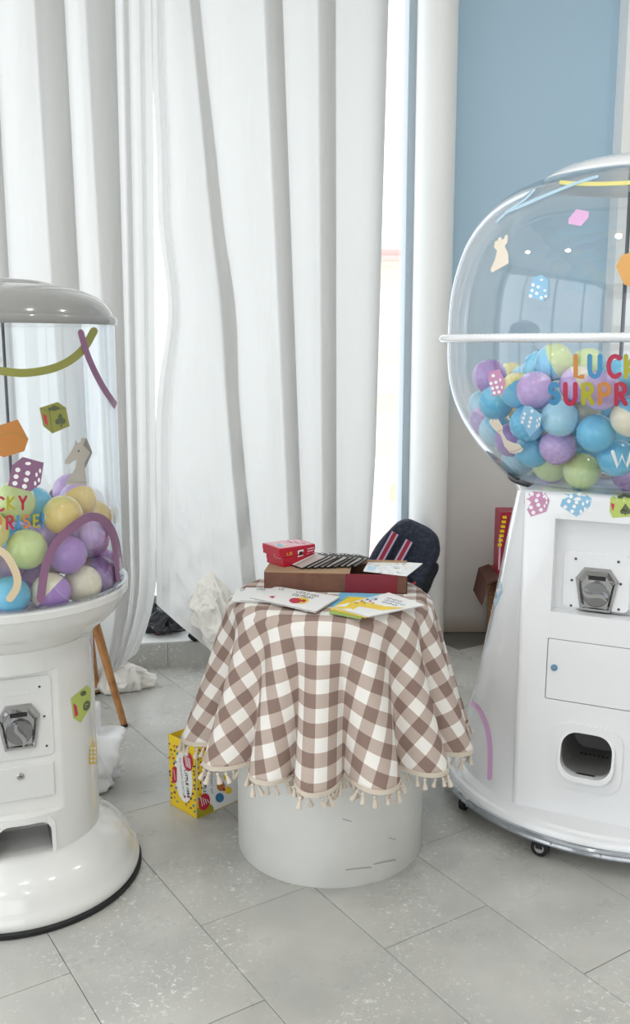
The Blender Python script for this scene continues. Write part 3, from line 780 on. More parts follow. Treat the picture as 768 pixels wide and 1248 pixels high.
# fanned stack of black and silver comic packets
random.seed(9)
mat('packet_silver', hexc('#b9b2ac'), .3); mat('packet_black', hexc('#2c2a2c'), .3)
for k in range(9):
    x = 361 + 8.0 * k; c = atz(x, 691 - .25 * k, BTOP)
    z0 = BTOP + .001; a = math.radians(random.uniform(30, 40)); tilt = .27 + .012 * k; ln_ = .098 - .005 * k
    def fn(u, v, w__, c=c, a=a, tilt=tilt, z0=z0, k=k):
        p = Vector((u, v, w__)); p = Matrix.Rotation(a, 3, 'Z') @ (Matrix.Rotation(-tilt, 3, 'Y') @ p)
        return (c.x + p.x, c.y - .01 + p.y, z0 + p.z)
    t = thing('comic_packet', ['frontmost silver comic packet at the left end of the fan on the brown box', 'second silver comic packet from the left in the fan', 'third comic packet from the left in the fan', 'fourth comic packet from the left in the fan',
               'middle comic packet of the fan on the brown box', 'fourth comic packet from the right in the fan', 'third comic packet from the right in the fan', 'second comic packet from the right in the fan', 'rightmost comic packet of the fan, beside the white booklet'][k], 'packet', tuple(fn(0, 0, 0)), 'fanned comic packets')
    MB().box((0, -.03, 0), (ln_, .03, .0022), fn=fn).build('packet', 'packet_black', t, smooth=False)
    MB().box((.004, -.026, .0022), (ln_ - .008, .014, .0027), fn=fn).build('cover', 'packet_silver', t, smooth=False)
    MB().box((.004, .017, .0022), (ln_ - .003, .025, .0028), fn=fn).build('stripe', 'paper', t, smooth=False)

# books lying on the cloth in front of the box
def book(pix, z, th, label, cov='paper', group=None, edge='paper_edge'):
    P = [tuple(atz(x, y, z + th)[:2]) for x, y in pix]
    t = thing('book', label, 'book', (P[0][0], P[0][1], z), group)
    c = Vector((sum(p[0] for p in P) / 4, sum(p[1] for p in P) / 4))
    I = [tuple(c + (Vector(p) - c) * .985) for p in P]
    quadbox(I, z + .0008, z + th - .0008, 'pages', edge, t)
    cv = quadbox(P, z + th - .0008, z + th, 'cover', cov, t); quadbox(P, z, z + .0008, 'back_cover', cov, t)
    return t, cv
LM = 'thin books fanned out on the gingham cloth'
t1, c1 = book([(281.5, 732.5), (338, 733), (335, 717.5), (288, 717.5)], ZT, .0035, 'leftmost thin white book on the cloth', group=LM)
t2, c2 = book([(292, 731), (352, 734), (350, 716.5), (300, 716)], ZT + .0036, .0035, 'second white book from the left, tucked under the largest one', group=LM)
t3, c3 = book([(304, 727.5), (384.5, 745), (414.5, 727), (337, 714.5)], ZT + .0074, .0045, 'white book lettered LITTLE MISS CONTRARY with a red and yellow spot', group=LM)
d = Decal(bvh_of([c1]), .0004); text(d, 'LITTLE', (293, 720.3), (1.6, 0), (.5, -1.8), .45, 'print_black'); d.ell(301, 728, 1.2, .5, 'print_red', 1, 6); d.build('print', t1)
d = Decal(bvh_of([c2]), .0004); text(d, 'LITTLE', (313, 719), (1.6, .05), (.5, -1.8), .45, 'print_black'); d.build('print', t2)
d = Decal(bvh_of([c3]), .0004)
text(d, 'LIT', (340, 718.6), (2.0, .35), (1.2, -1.9), .55, 'print_black')
text(d, 'LITTLE MISS', (361, 722.5), (2.35, .48), (1.9, -1.9), .5, 'print_black'); text(d, 'CONTRARY', (356, 725.6), (2.7, .5), (1.9, -1.9), .55, 'print_black')
d.ell(366, 732, 10.5, 3.7, 'print_yellow', 0, 16); d.ell(360, 732.2, 7.5, 3.2, 'print_red', 1, 14); d.ell(370, 732.5, 3, 1.6, 'print_red', 1, 10)
d.poly([(328, 727), (332, 729.5), (336, 727), (333, 726.5)], 'print_red'); d.build('print', t3)
t4, c4 = book([(402, 738), (462, 742), (470, 724), (415, 722)], ZT, .003, 'sky blue book peeping out behind the yellow ones', 'print_sky', LM)
t5, c5 = book([(401, 746.5), (440, 753.5), (470, 731), (422, 728)], ZT + .0033, .003, 'lowest yellow book in the fan on the right, its left corner showing', 'print_green', LM)
t6, c6 = book([(402.5, 742), (446, 752), (472, 730), (426, 727)], ZT + .0067, .003, 'yellow book just under the topmost one', 'print_yellow', LM)
t7, c7 = book([(406, 739.5), (449, 751.2), (517.5, 737), (474, 722)], ZT + .0101, .003, 'topmost yellow and white picture book of the fan on the right', 'paper', LM)
d = Decal(bvh_of([c7]), .0004)
d.poly([(407, 739.5), (427, 745.5), (437, 739), (466, 744), (495, 741), (470, 739), (450, 735), (446, 729), (432, 729)], 'print_yellow')
d.poly([(436, 732), (447, 727), (462, 728), (455, 732)], 'st_paleblue'); 
for k in range(9): d.ell(431 + 3.4 * k, 733 + 2.6 * math.sin(k * 2.1), 2, .9, ['print_red', 'print_olive', 'print_mauve'][k % 3], 1, 6)
for r_, n_ in ((0, 6), (1, 8), (2, 6)):
    for k in range(n_): d.stroke([(470 + 3.2 * k - 3 * r_ + 2, 729 + .9 * k + 2.3 * r_), (472 + 3.2 * k - 3 * r_ + 2, 729.6 + .9 * k + 2.3 * r_ - (k % 2))], .7, 'print_mauve' if r_ != 1 else 'print_blue', 1)
d.build('print', t7)

# ================================================================ YELLOW BOX ON THE FLOOR
q0 = Vector((-.367, 2.718, 0)); eL = Vector((-.098, .098, 0)); eR = Vector((.17, .17, 0)); YH = .238
yb = thing('slipcase_box', 'open yellow and white slipcase box lettered LITTLE MISS on the floor beside the plinth', 'box', tuple(q0 + (eL + eR) * .5))
def ywall(a, b, h, name, m, th=.0022, z0=.001):
    dr = (b - a).normalized(); nn = Vector((-dr.y, dr.x, 0)) * th
    return MB().add([a + Vector((0, 0, z0)), b + Vector((0, 0, z0)), b + nn + Vector((0, 0, z0)), a + nn + Vector((0, 0, z0)), a + Vector((0, 0, h)), b + Vector((0, 0, h)), b + nn + Vector((0, 0, h)), a + nn + Vector((0, 0, h))],
        [(3, 2, 1, 0), (4, 5, 6, 7), (0, 1, 5, 4), (1, 2, 6, 5), (2, 3, 7, 6), (3, 0, 4, 7)]).build(name, m, yb, smooth=False)
A, B, C_, D_ = q0 + eL, q0, q0 + eR, q0 + eL + eR
wA = ywall(A, B, YH, 'side_panel', 'print_yellow'); wB = ywall(B, C_, YH, 'side_panel', 'paper'); wC = ywall(D_, A, YH, 'side_panel', 'inner_lilac'); wD = ywall(C_, D_, YH, 'side_panel', 'inner_lilac')
# yellow edge trim on the far inside wall
ywall(A + (D_ - A) * 0 + Vector((.002, -.002, 0)), D_ + Vector((.002, -.002, 0)), YH - .001, 'inner_lining', 'print_yellow', .001, YH - .022)
quadbox([tuple(p[:2]) for p in (A, B, C_, D_)], 0, .003, 'base_panel', 'print_yellow', yb)
d = Decal(bvh_of([wA]), .0008, 14)
d.ell(224, 947, 10.5, 31, 'paper', 0, 24, -6)
d.poly([(218.5, 897), (224, 899), (224, 908), (221, 909), (219, 904)], 'inner_lilac', 0)
d.ell(229.5, 928, 6, 12, 'print_red', 1, 20, -8)
for k in range(4): d.stroke([(225.5 + 2 * k, 920 + 1.5 * k), (228 + 1.6 * k, 934 + .8 * k)], .8, 'paper', 2)
text(d, 'LITTLE MISS', (225.3, 938), (.35, 3.0), (2.4, .45), .9, 'print_black', 1)
text(d, 'The Complete Collection', (218.5, 923), (.3, 2.6), (2.3, .4), .4, 'print_grey', 1, 1.0)
d.poly(rrect(210.5, 216, 934, 954, 2, 2), 'print_red', 1); d.stroke([(212.5, 938), (214, 950)], 1, 'print_pink', 2)
d.ell(214, 928.5, 2, 2, 'print_grey', 1, 8); d.ell(215, 960, 2, 2.2, 'print_grey', 1, 8); d.poly([(223.5, 969), (226, 973), (227.5, 970)], 'print_red', 1)
random.seed(4)
def dots(d, inside, n, ex=[]):
    pl_ = []
    for _ in range(2500):
        x, y = random.uniform(204, 256), random.uniform(900, 1000)
        if not inside(x, y) or any(math.hypot(x - a, (y - b) * .9) < 3.7 for a, b in pl_): continue
        pl_.append((x, y)); 
        if len(pl_) >= n: break
    for x, y in pl_: d.ell(x, y, random.uniform(.9, 1.5), random.uniform(1.1, 1.9), random.choice(['print_mauve', 'print_black', 'print_mauve', 'print_blue', 'print_red', 'tx_orange']), 1, 7)
def inA(x, y):
    if not (205 < x < 238.5): return False
    yt = 897 + (x - 205) * .45 + 8; ybm = 980 + (x - 205) * .55 - 9
    if not yt < y < ybm: return False
    return ((x - 224) / 12.5) ** 2 + ((y - 947) / 34) ** 2 > 1 and not (((x - 229.5) / 8) ** 2 + ((y - 928) / 14) ** 2 < 1)
dots(d, inA, 62); d.build('print', yb)
d = Decal(bvh_of([wB]), .0008, 14)
yl = [(240, 911), (262, 903)] + [(256 - 10 * math.sin(PI * (k / 8) * .5) + 0, 906 + 5 * k) for k in range(1, 9)] + [(245.5, 962), (248, 975), (256, 979), (260, 984), (260, 989), (240, 998)]
d.poly(yl, 'print_yellow', 0); d.poly([(240, 985), (250, 981), (257, 980), (260, 984), (260, 988.5), (240, 997.5)], 'print_olive', 1)
def inB(x, y): return 241 < x < 241 + (10 if y > 930 else 12) and 913 < y < 975 and (x < 246.5 or y < 925)
dots(d, inB, 24)
d.ell(248.5, 977, 6.8, 10.5, 'print_red', 2, 20, 12)
for k in range(4): d.stroke([(244 + 2.6 * k, 972 + 1 * k - 1), (246 + 2.6 * k, 982 - 1.5 * k)], .8, 'paper', 3)
text(d, 'LITTLE MISS', (248.2, 965), (0, -2.95), (2.6, -.9), 1.0, 'print_black', 1)
text(d, 'The Complete Collection', (257, 968), (0, -2.75), (2.4, -.8), .4, 'print_grey', 1, 1.0)
# plain colour spots stand in for the printed figures
d.ell(267.5, 972, 5.2, 5.8, 'print_blue', 1, 14); d.ell(269, 958, 5, 6, 'tx_orange', 1, 14); d.ell(278, 963, 4.5, 4.5, 'print_yellow', 1, 12); d.ell(272.5, 962, 2, 2, 'print_red', 2, 8)
d.ell(275, 946, 3.4, 4, 'print_yellow', 1, 12); d.ell(265.5, 928, 3, 4.2, 'print_red', 1, 12); d.ell(264.5, 942, 1.8, 3, 'tx_orange', 1, 8)
d.stroke(arc(269, 915, 4.5, 6, 100, 260, 8), 1.4, 'print_black', 1); d.build('print', yb)

# ================================================================ CAPSULE BALLS
def hemi(name, m, r):
    mb = MB(); rows = 9; seg = 22; vs = []; fs = []
    prof = [(r * 1.004, 0), (r * 1.004, r * .02)] + [(r * math.cos(a), r * math.sin(a)) for a in [PI / 2 * k / rows for k in range(1, rows)]]
    for (rr, z) in prof:
        for k in range(seg): a = 2 * PI * k / seg; vs.append((rr * math.cos(a), rr * math.sin(a), z))
    n = len(prof); vs.append((0, 0, r))
    for i in range(n - 1):
        for k in range(seg): fs.append((i * seg + k, i * seg + (k + 1) % seg, (i + 1) * seg + (k + 1) % seg, (i + 1) * seg + k))
    for k in range(seg): fs.append(((n - 1) * seg + k, (n - 1) * seg + (k + 1) % seg, n * seg))
    fs.append(tuple(range(seg))[::-1]); mb.add(vs, fs)
    me = bpy.data.meshes.new(name); me.from_pydata(mb.v, [], mb.f); me.materials.append(M[m]); me.polygons.foreach_set('use_smooth', [True] * len(me.polygons)); me.set_sharp_from_angle(angle=math.radians(50))
    return me
HM = {}
def place_ball(p, r, ca_, cb_, rot, label, group):
    t = thing('capsule_ball', label, 'ball', p, group)
    for k, c in enumerate((ca_, cb_)):
        key = (c, r)
        if key not in HM: HM[key] = hemi('half_shell', 'ball_' + c, r)
        o = bpy.data.objects.new('half_shell', HM[key]); COL.objects.link(o); o.parent = t; o.rotation_euler = (PI * k, 0, 0)
    t.rotation_euler = rot
    return t
def pack(front, fillers, r, inside, clampf, seed):
    """front: (px,py,extra depth); returns positions, front first"""
    random.seed(seed); P = []; Wt = []
    for (x, y, dep) in front:
        rr = ray(x, y).normalized(); t = 1.2; best = None
        while t < 4.2:
            p = EYE + rr * t; e = inside(p)
            if best is None or e < best[0] - 1e-6: best = (e, t)
            if e <= 0: break
            t += .004
        P.append(EYE + rr * (best[1] + dep)); Wt.append(.18)
    for f in fillers: P.append(Vector(f)); Wt.append(1.0)
    n = len(P); nf = len(front); home = [p.copy() for p in P]
    for it in range(260):
        if it < 210:
            for i in range(nf):
                dl = home[i] - P[i]; rr = (home[i] - EYE).normalized(); P[i] += (dl - rr * dl.dot(rr) * .85) * .2
        for i in range(n):
            for j in range(i + 1, n):
                d_ = P[j] - P[i]; l = d_.length
                if l < 2 * r * 1.003 and l > 1e-6:
                    q = d_ / l * (2 * r * 1.003 - l); sw = Wt[i] + Wt[j]; P[i] -= q * (Wt[i] / sw); P[j] += q * (Wt[j] / sw)
        for i in range(n): P[i] = clampf(P[i])
    return P

# ================================================================ LEFT MACHINE
LC = Vector((-.817, 2.429, 0)); LF = Frame(LC, 21)
lm = thing('capsule_machine', 'white pedestal capsule vending machine with straight clear drum and grey lid at the left edge', 'vending machine', tuple(LC))
def lclamp(a, r, z):
    c = math.cos(a - math.atan2(LF.n.y, LF.n.x))
    if .265 < z < .64 and c > 0: return min(r, .19 / max(c, .2))
    return r
prof = [(.20, .02), (.2, .1), (.215, .15)] + [(.215, .15 + .01 * k) for k in range(1, 52)] + [(.217, .675), (.224, .70)]
prof = [(.215, z / 1000) for z in range(120, 262, 20)] + [(.215, .262), (.215, .2655)] + [(.215, z / 1000) for z in range(280, 640, 20)] + [(.215, .6395), (.215, .643), (.215, .66), (.216, .68), (.22, .70)]
body = MB().lathe(prof, LC, 256, clamp=lclamp).build('pedestal', 'gloss_white', lm)
base = MB().lathe([(.318, .016), (.321, .024), (.320, .036), (.312, .050), (.305, .058), (.300, .075), (.288, .098), (.268, .118), (.245, .133), (.225, .145), (.215, .152), (.20, .155)], LC, 160).build('base', 'gloss_white', lm)
MB().lathe([(.322, 0), (.326, .004), (.326, .013), (.322, .017)], LC, 128).build('rubber_ring', 'rubber', lm)
# chute
u0, z_ = LF.px(.205, 63, 1010); uh = u0
cutc = MB().prism(rrect(-uh, uh, .108, .243, .032), LF.P, .06, .3)
cut(body, [cutc])
lip = MB().prism(rrect(-uh - .010, uh + .010, .080, .258, .03), LF.P, .16, .207).build('chute_frame', 'gloss_white', lm)
cut(lip, [cutc])
ln = MB()
ln.prism(rrect(-uh - .004, uh + .004, .104, .247, .034), LF.P, .03, .19).build
liner = ln.build('chute_lining', 'chute_grey', lm); cut(liner, [MB().prism(rrect(-uh + .0005, uh - .0005, .1085, .2425, .0315), LF.P, .036, .3)])
# service panel
cp0, cpz = LF.px(.192, 60, 822); _, cpz1 = LF.px(.192, 60, 920)
MB().prism(rrect(-.088, .084, cpz1, cpz, .012), LF.P, .185, .1935).build('coin_plate', 'panel_white', lm, bevel=.0012, seg=2)
_, dz1 = LF.px(.192, 57, 929); _, dz0 = LF.px(.192, 57, 969)
MB().prism(rrect(-.086, .080, dz0, dz1, .002), LF.P, .185, .1965).build('cash_door', 'panel_white', lm, bevel=.0012, seg=2)
lu, lz = LF.px(.197, 25, 946)
lk = MB(); lk.lathe([(.0, 0), (.009, 0), (.0095, .003), (.007, .005), (0.001, .005)], (0, 0, 0), 24)
def orient(mb, Fm, u, d0, z):
    mb.v = [tuple(Fm.P(u + x, d0 + zz, z + y)) for x, y, zz in mb.v]; return mb
lko = orient(lk, LF, lu, .1965, lz).build('lock', 'chrome', lm)
MB().box((lu - .0045, .2010, lz - .001), (lu + .0045, .2024, lz + .001), fn=LF.P).build('keyhole', 'dark_gap', lko, smooth=False)
su0, sz0 = LF.px(.194, 2, 850); su1, sz1 = LF.px(.194, 36, 840)
MB().prism(rrect(su0, su1, sz0, sz1, .004), LF.P, .192, .195).build('slot_badge', 'panel_white', lm, bevel=.0008, seg=1)
scr = [LF.px(.194, *q) for q in ((48, 837), (54, 873), (57, 909))]
for (u, z) in scr + [(-u, z) for u, z in scr]:
    k = MB().lathe([(0.0005, 0), (.0032, 0), (.003, .0015), (0.0005, .0018)], (0, 0, 0), 12); orient(k, LF, u, .1935, z).build('screw', 'rod_grey', lm)

def coin_mech(Fm, parent, d0, u, z, W, Ht, turn, tag_):
    hexo = [(-.30, 1), (.30, 1), (.5, .74), (.36, 0), (-.36, 0), (-.5, .74)]
    sc = lambda k, ky=1: [(u + x * W * k, z + (y - .5) * Ht * k * ky) for x, y in hexo]
    def ring(a, b, da, db, mb):
        n = len(a); mb.add([Fm.P(p[0], da, p[1]) for p in a] + [Fm.P(p[0], db, p[1]) for p in b], [(i, (i + 1) % n, (i + 1) % n + n, i + n) for i in range(n)])
    mb = MB(); A_, B_, C2, D2 = sc(1.0), sc(.97), sc(.87), sc(.72)
    ring(A_, A_, d0, d0 + .006, mb); ring(A_, B_, d0 + .006, d0 + .009, mb); ring(B_, C2, d0 + .009, d0 + .009, mb)
    D3 = [(p[0], p[1] - Ht * .06) for p in D2]
    ring(C2, D3, d0 + .009, d0 - .006 if False else d0 + .002, mb); mb.add([Fm.P(p[0], d0 + .002, p[1]) for p in D3], [tuple(range(6))])
    hs = mb.build('coin_housing', 'chrome', parent, angle=20)
    # dark slot under the top lip
    MB().box((u - W * .2, d0 + .0025, z + Ht * .22), (u + W * .2, d0 + .004, z + Ht * .30), fn=Fm.P).build('coin_slot', 'dark_gap', hs, smooth=False)
    kz = z - Ht * .10; kr = W * .31
    k = MB().lathe([(kr, 0), (kr, .006), (kr * .94, .009), (kr * .3, .0095), (.001, .0095)], (0, 0, 0), 48); orient(k, Fm, u, d0 + .003, kz)
    kn = k.build('turn_knob', 'chrome_dish', parent)
    # raised curved grip
    hb = MB(); vs = []; N = 18
    for i in range(N + 1):
        t = i / N * 2 - 1; bx = t * kr * .95; off = .22 * kr * math.sin(t * PI * .9); wv = kr * .2 * (1 - .6 * abs(t) ** 3)
        for (s2, h2) in ((-1, 0), (-.8, .017), (.8, .017), (1, 0)):
            x, y = bx, off + s2 * wv; ca2, sa2 = math.cos(turn), math.sin(turn)
            vs.append(Fm.P(u + x * ca2 - y * sa2, d0 + .0115 + h2, kz + x * sa2 + y * ca2))
    fs = [(i * 4 + q, i * 4 + q + 1, (i + 1) * 4 + q + 1, (i + 1) * 4 + q) for i in range(N) for q in range(3)] + [(0, 1, 2, 3), (N * 4 + 3, N * 4 + 2, N * 4 + 1, N * 4)]
    hb.add(vs, fs).build('knob_grip', 'chrome', kn)
ku, kz_ = LF.px(.20, 23.5, 887)
coin_mech(LF, lm, .1925, ku, kz_, .105, .118, math.radians(98), 'l')
# bowl
MB().lathe([(.19, .69), (.22, .70), (.232, .712), (.262, .735), (.288, .760), (.302, .785), (.309, .802), (.314, .805), (.315, .822), (.311, .828), (.304, .828), (.303, .806), (.28, .80), (.02, .80)], LC, 160).build('bowl', 'gloss_white', lm)
MB().lathe([(.3105, .826), (.3145, .8275), (.315, .834), (.308, .836), (.3045, .834), (.3045, .8275)], LC, 128, closed=True).build('bowl_rim', 'rim_acrylic', lm)
MB().lathe([(.3035, .812), (.3035, 1.502), (.2995, 1.502), (.2995, .812)], LC, 160, closed=True).build('clear_drum', 'acrylic', lm)
MB().lathe([(.30, 1.498), (.309, 1.498), (.3115, 1.502), (.3115, 1.514), (.308, 1.519), (.301, 1.521), (.297, 1.533), (.284, 1.552), (.262, 1.569), (.23, 1.583), (.19, 1.592), (.155, 1.596), (.148, 1.602), (.12, 1.608), (.06, 1.612), (.001, 1.613)], LC, 160).build('lid', 'lid_grey', lm)
MB().tube([LC + Vector((0.005, .07, .80)), LC + Vector((0.005, .07, 1.51))], .0042, 10).build('centre_rod', 'rod_grey', lm)
LPROBE = bvh_of([MB().lathe([(.3035, .8), (.3035, 1.5)], LC, 192).build('probe', 'paper')])
bpy.data.objects.remove(bpy.data.objects['probe'])
def P3(pts, sx, sy, ox, oy): return [(ox + x * sx, oy + y * sy) for x, y in pts]
def Z1(x, y): return (x / 4.267, 330 + y / 4.267)       # zoom 1 pixels
def Z2(x, y): return (x / 4.267, 560 + y / 4.267)
D = Decal(LPROBE, .001)
D.stroke([(-40, 448), (0, 452), (32, 454.5), (70, 447), (98, 429), (114, 403.5)], 10, 'st_olive', smooth=True); D.build('stripe_sticker', lm, 'olive green curved stripe sticker')
D = Decal(LPROBE, .0025); D.stroke([(97.5, 405), (107, 436), (124, 471), (144, 500)], 7.5, 'st_plum', smooth=True); D.build('stripe_sticker', lm, 'plum curved stripe sticker under the lid')
D = Decal(LPROBE, .001); D.stroke([(49.5, 730), (55, 692), (68, 662), (90, 641), (110, 630), (128, 636), (140, 660), (146, 705)], 10.5, 'st_plum', smooth=True); D.build('stripe_sticker', lm, 'plum arch sticker over the balls')
D = Decal(LPROBE, .0025); D.stroke([(-6, 668), (8, 677), (20, 700), (20, 716), (12, 729)], 9.5, 'st_beige', smooth=True); D.build('stripe_sticker', lm, 'beige hook shaped sticker')
D = Decal(LPROBE, .001); D.poly([Z1(*p) for p in ((205, 713), (298, 682), (342, 712), (361, 808), (272, 846), (224, 808))], 'st_olive')
D.poly([Z1(*p) for p in ((222, 742), (240, 755), (250, 810), (232, 790))], 'st_red', 1)
for q in ((312, 765, 12, 22), (298, 785, 13, 15), (327, 782, 13, 15)): D.ell(*Z1(q[0], q[1]), q[2] / 4.267, q[3] / 4.267, 'st_dark', 1)
D.poly([Z1(*p) for p in ((312, 746), (330, 775), (296, 778))], 'st_dark', 1); D.stroke([Z1(314, 790), Z1(318, 812)], 1.6, 'st_dark', 1)
for q in ((262, 718), (280, 708), (296, 715), (282, 720)): D.ell(*Z1(*q), 3.3, 1.8, 'st_dark', 1)
D.stroke([Z1(205, 713), Z1(255, 730), Z1(342, 712)], .5, 'st_dark', 1); D.stroke([Z1(255, 730), Z1(272, 846)], .5, 'st_dark', 1); D.build('cube_sticker', lm, 'green playing card cube sticker on the drum')
D = Decal(LPROBE, .001); D.poly([(-12, 522), Z1(92, 773), Z1(147, 875), Z1(126, 938), Z1(20, 970), (-10, 552)], 'tx_orange'); D.stroke([(-8, 533), Z1(65, 838), Z1(147, 875)], .5, 'st_olive', 1); D.build('cube_sticker', lm, 'orange cube sticker')
D = Decal(LPROBE, .001); D.poly([Z1(*p) for p in ((62, 1012), (118, 968), (227, 998), (210, 1108), (160, 1147), (42, 1118))], 'st_plum')
for q in ((92, 1035), (143, 1052), (83, 1070), (135, 1087), (77, 1105), (127, 1121)): D.ell(*Z1(*q), 3.2, 2.9, 'st_white', 1)
for q in ((189, 1060), (207, 1040), (182, 1105), (201, 1088)): D.ell(*Z1(*q), 1.5, 2.8, 'st_white', 1)
D.ell(*Z1(145, 1002), 3.6, 2.1, 'st_white', 1); D.build('dice_sticker', lm, 'dusky pink dice sticker on the drum')
def knight(D, fx, m, m2, m3):
    D.poly([fx(*p) for p in ((341, 1112), (345, 1090), (368, 1062), (392, 1025), (397, 985), (380, 990), (358, 1006), (338, 1004), (335, 990), (362, 950), (384, 910), (392, 880), (402, 895), (418, 892), (420, 870), (445, 868), (478, 945), (440, 1030), (445, 1060), (450, 1115))], m)
    D.poly([fx(*p) for p in ((430, 905), (447, 868), (478, 945), (440, 1030), (438, 1000), (468, 945))], m2, 1)
    D.ell(*fx(407, 937), 1, 1.4, 'st_dark', 1, 8); D.stroke([fx(342, 1096), fx(448, 1100)], .5, m3, 1)
D = Decal(LPROBE, .001); knight(D, Z1, 'st_grey', 'st_ash', 'st_ash'); D.build('knight_sticker', lm, 'grey chess knight sticker')
def word(bv, off, items, wd, name, parent):
    for ch, x0, x1, y0, y1, m in items:
        D = Decal(bv, off, 8); D_w = x1 - x0
        glyph(D, ch, (x0, y1), (D_w, 0), (0, y0 - y1), wd, m); D.build(name, parent, None)
word(LPROBE, .0035, [('L', -31, -22, 605, 622, 'tx_orange'), ('U', -17, -7, 605, 622, 'tx_blue'), ('C', -4, 6, 606, 622, 'tx_red'), ('K', 9.5, 18, 606, 620, 'tx_olive'), ('Y', 23.5, 33, 605, 620, 'tx_red'),
     ('S', -46, -38, 629, 646, 'tx_blue'), ('U', -32, -24, 629, 646, 'tx_red'), ('R', -18, -10, 629, 646, 'tx_olive'), ('P', -5, 3, 630, 646, 'tx_orange'), ('R', 8.5, 17, 629, 644, 'tx_red'), ('I', 20.5, 27, 629, 643, 'tx_blue'),
     ('S', 28.5, 37, 628.5, 642, 'tx_orange'), ('E', 41, 47.5, 627.5, 641.5, 'tx_olive'), ('!', 51, 55, 626, 640, 'tx_blue')], 3.2, 'letter_sticker', lm)
# stickers on the pedestal
LB = bvh_of([body]); D = Decal(LB, .0008)
D.poly([(86, 851), (105, 835), (111, 840), (110, 862), (98, 881), (89, 875)], 'st_green'); D.poly([(89, 857), (93, 860), (95, 871), (91, 874)], 'st_red', 1)
D.ell(105, 860, 4, 6.5, 'st_dark', 1, 12, 20); D.ell(101, 845, 4, 3, 'st_dark', 1, 10, -30); D.build('cube_sticker', lm, 'green playing card cube sticker on the pedestal')
D = Decal(LB, .0008); D.poly([(113, 903), (117.5, 902), (117.5, 930), (108, 932), (109, 912)], 'st_yellow')
for a_ in range(2):
    for b_ in range(4): D.ell(111 + 4 * a_, 912 + 5 * b_, 1.3, 1.8, 'st_white', 1, 8)
D.build('dice_sticker', lm, 'yellow dice sticker wrapping the pedestal edge')
D = Decal(LB, .0008); D.stroke([(111, 779), (113, 790), (114, 806)], 3, 'st_palepink'); D.build('stripe_sticker', lm, 'pink sticker at the pedestal edge')

# left balls
LR = .049
def linside(p):
    return max(math.hypot(p.x - LC.x, p.y - LC.y) - (.2985 - LR), (.803 + LR) - p.z)
def lclampf(p):
    dx, dy = p.x - LC.x, p.y - LC.y; r_ = math.hypot(dx, dy); mx_ = .2985 - LR
    if r_ > mx_: dx *= mx_ / r_; dy *= mx_ / r_
    return Vector((LC.x + dx, LC.y + dy, max(p.z, .803 + LR)))
LFB = [  # px,py,extra depth, colourA, colourB, label
 (32, 669, 0, 'lime', 'yellow', 'lime green ball with a yellow edge, just below the word SURPRISE in the left drum'),
 (77, 633, .03, 'yellow', 'gold', 'bright yellow ball right of the lettering in the left drum'),
 (95, 610, .12, 'gold', 'lilac', 'yellow ball with a lilac side under the grey chess knight sticker'),
 (131, 629, .20, 'gold', 'cream', 'pale orange yellow ball against the right wall of the left drum'),
 (114, 668, .10, 'purple', 'lilac', 'large purple ball framed by the plum arch sticker'),
 (124, 692, .10, 'purple', 'purple', 'purple ball low beside the right leg of the plum arch sticker'),
 (81, 692, 0, 'purple', 'purple', 'round purple ball in front inside the left leg of the plum arch'),
 (31, 720, 0, 'blue', 'purple', 'half blue half purple ball at the bottom front of the left drum'),
 (76, 737, .0, 'cream', 'purple', 'beige and purple ball resting on the bowl rim of the left drum'),
 (104, 716, .06, 'cream', 'cream', 'beige ball low between two purple balls in the left drum'),
 (124, 724, .04, 'purple', 'purple', 'small showing purple ball at the bowl rim right side'),
 (139, 712, .16, 'sky', 'sky', 'pale blue ball peeping out at the lower right of the left drum'),
 (17, 612, .05, 'lime', 'lime', 'big lime ball behind the letters CKY in the left drum'),
 (42, 617, .12, 'blue', 'blue', 'blue ball behind the pink dice sticker in the left drum'),
 (-14, 650, 0, 'yellow', 'gold', 'yellow ball cut by the left picture edge beside the word SURPRISE'),
 (-12, 702, 0, 'lime', 'lime', 'lime ball at the left picture edge beside the beige hook sticker'),
 (6, 690, .09, 'lilac', 'purple', 'lilac ball behind the beige hook sticker'),
 (-20, 610, .1, 'lilac', 'lilac', 'lilac ball at the left picture edge under the orange cube sticker')]
random.seed(31)
fil = [(LC.x + random.uniform(-.2, .2), LC.y + random.uniform(-.12, .22), random.uniform(.87, 1.0)) for _ in range(22)]
PP = pack([(a, b, c) for a, b, c, *_ in LFB], fil, LR, linside, lclampf, 31)
for k, p in enumerate(PP):
    random.seed(500 + k); rot = (random.uniform(0, 6), random.uniform(0, 6), random.uniform(0, 6))
    if k < len(LFB): place_ball(p, LR, LFB[k][3], LFB[k][4], rot, LFB[k][5], 'capsule balls in the left machine')
    elif p.z < 1.08:
        a_, b_ = random.choice([('blue', 'blue'), ('purple', 'lilac'), ('lime', 'yellow'), ('yellow', 'yellow'), ('lilac', 'lilac')])
        place_ball(p, LR, a_, b_, rot, (a_ if a_ == b_ else a_ + ' and ' + b_) + ' capsule ball buried deep in the heap inside the left clear drum', a_ + ' capsule balls buried in the left heap')

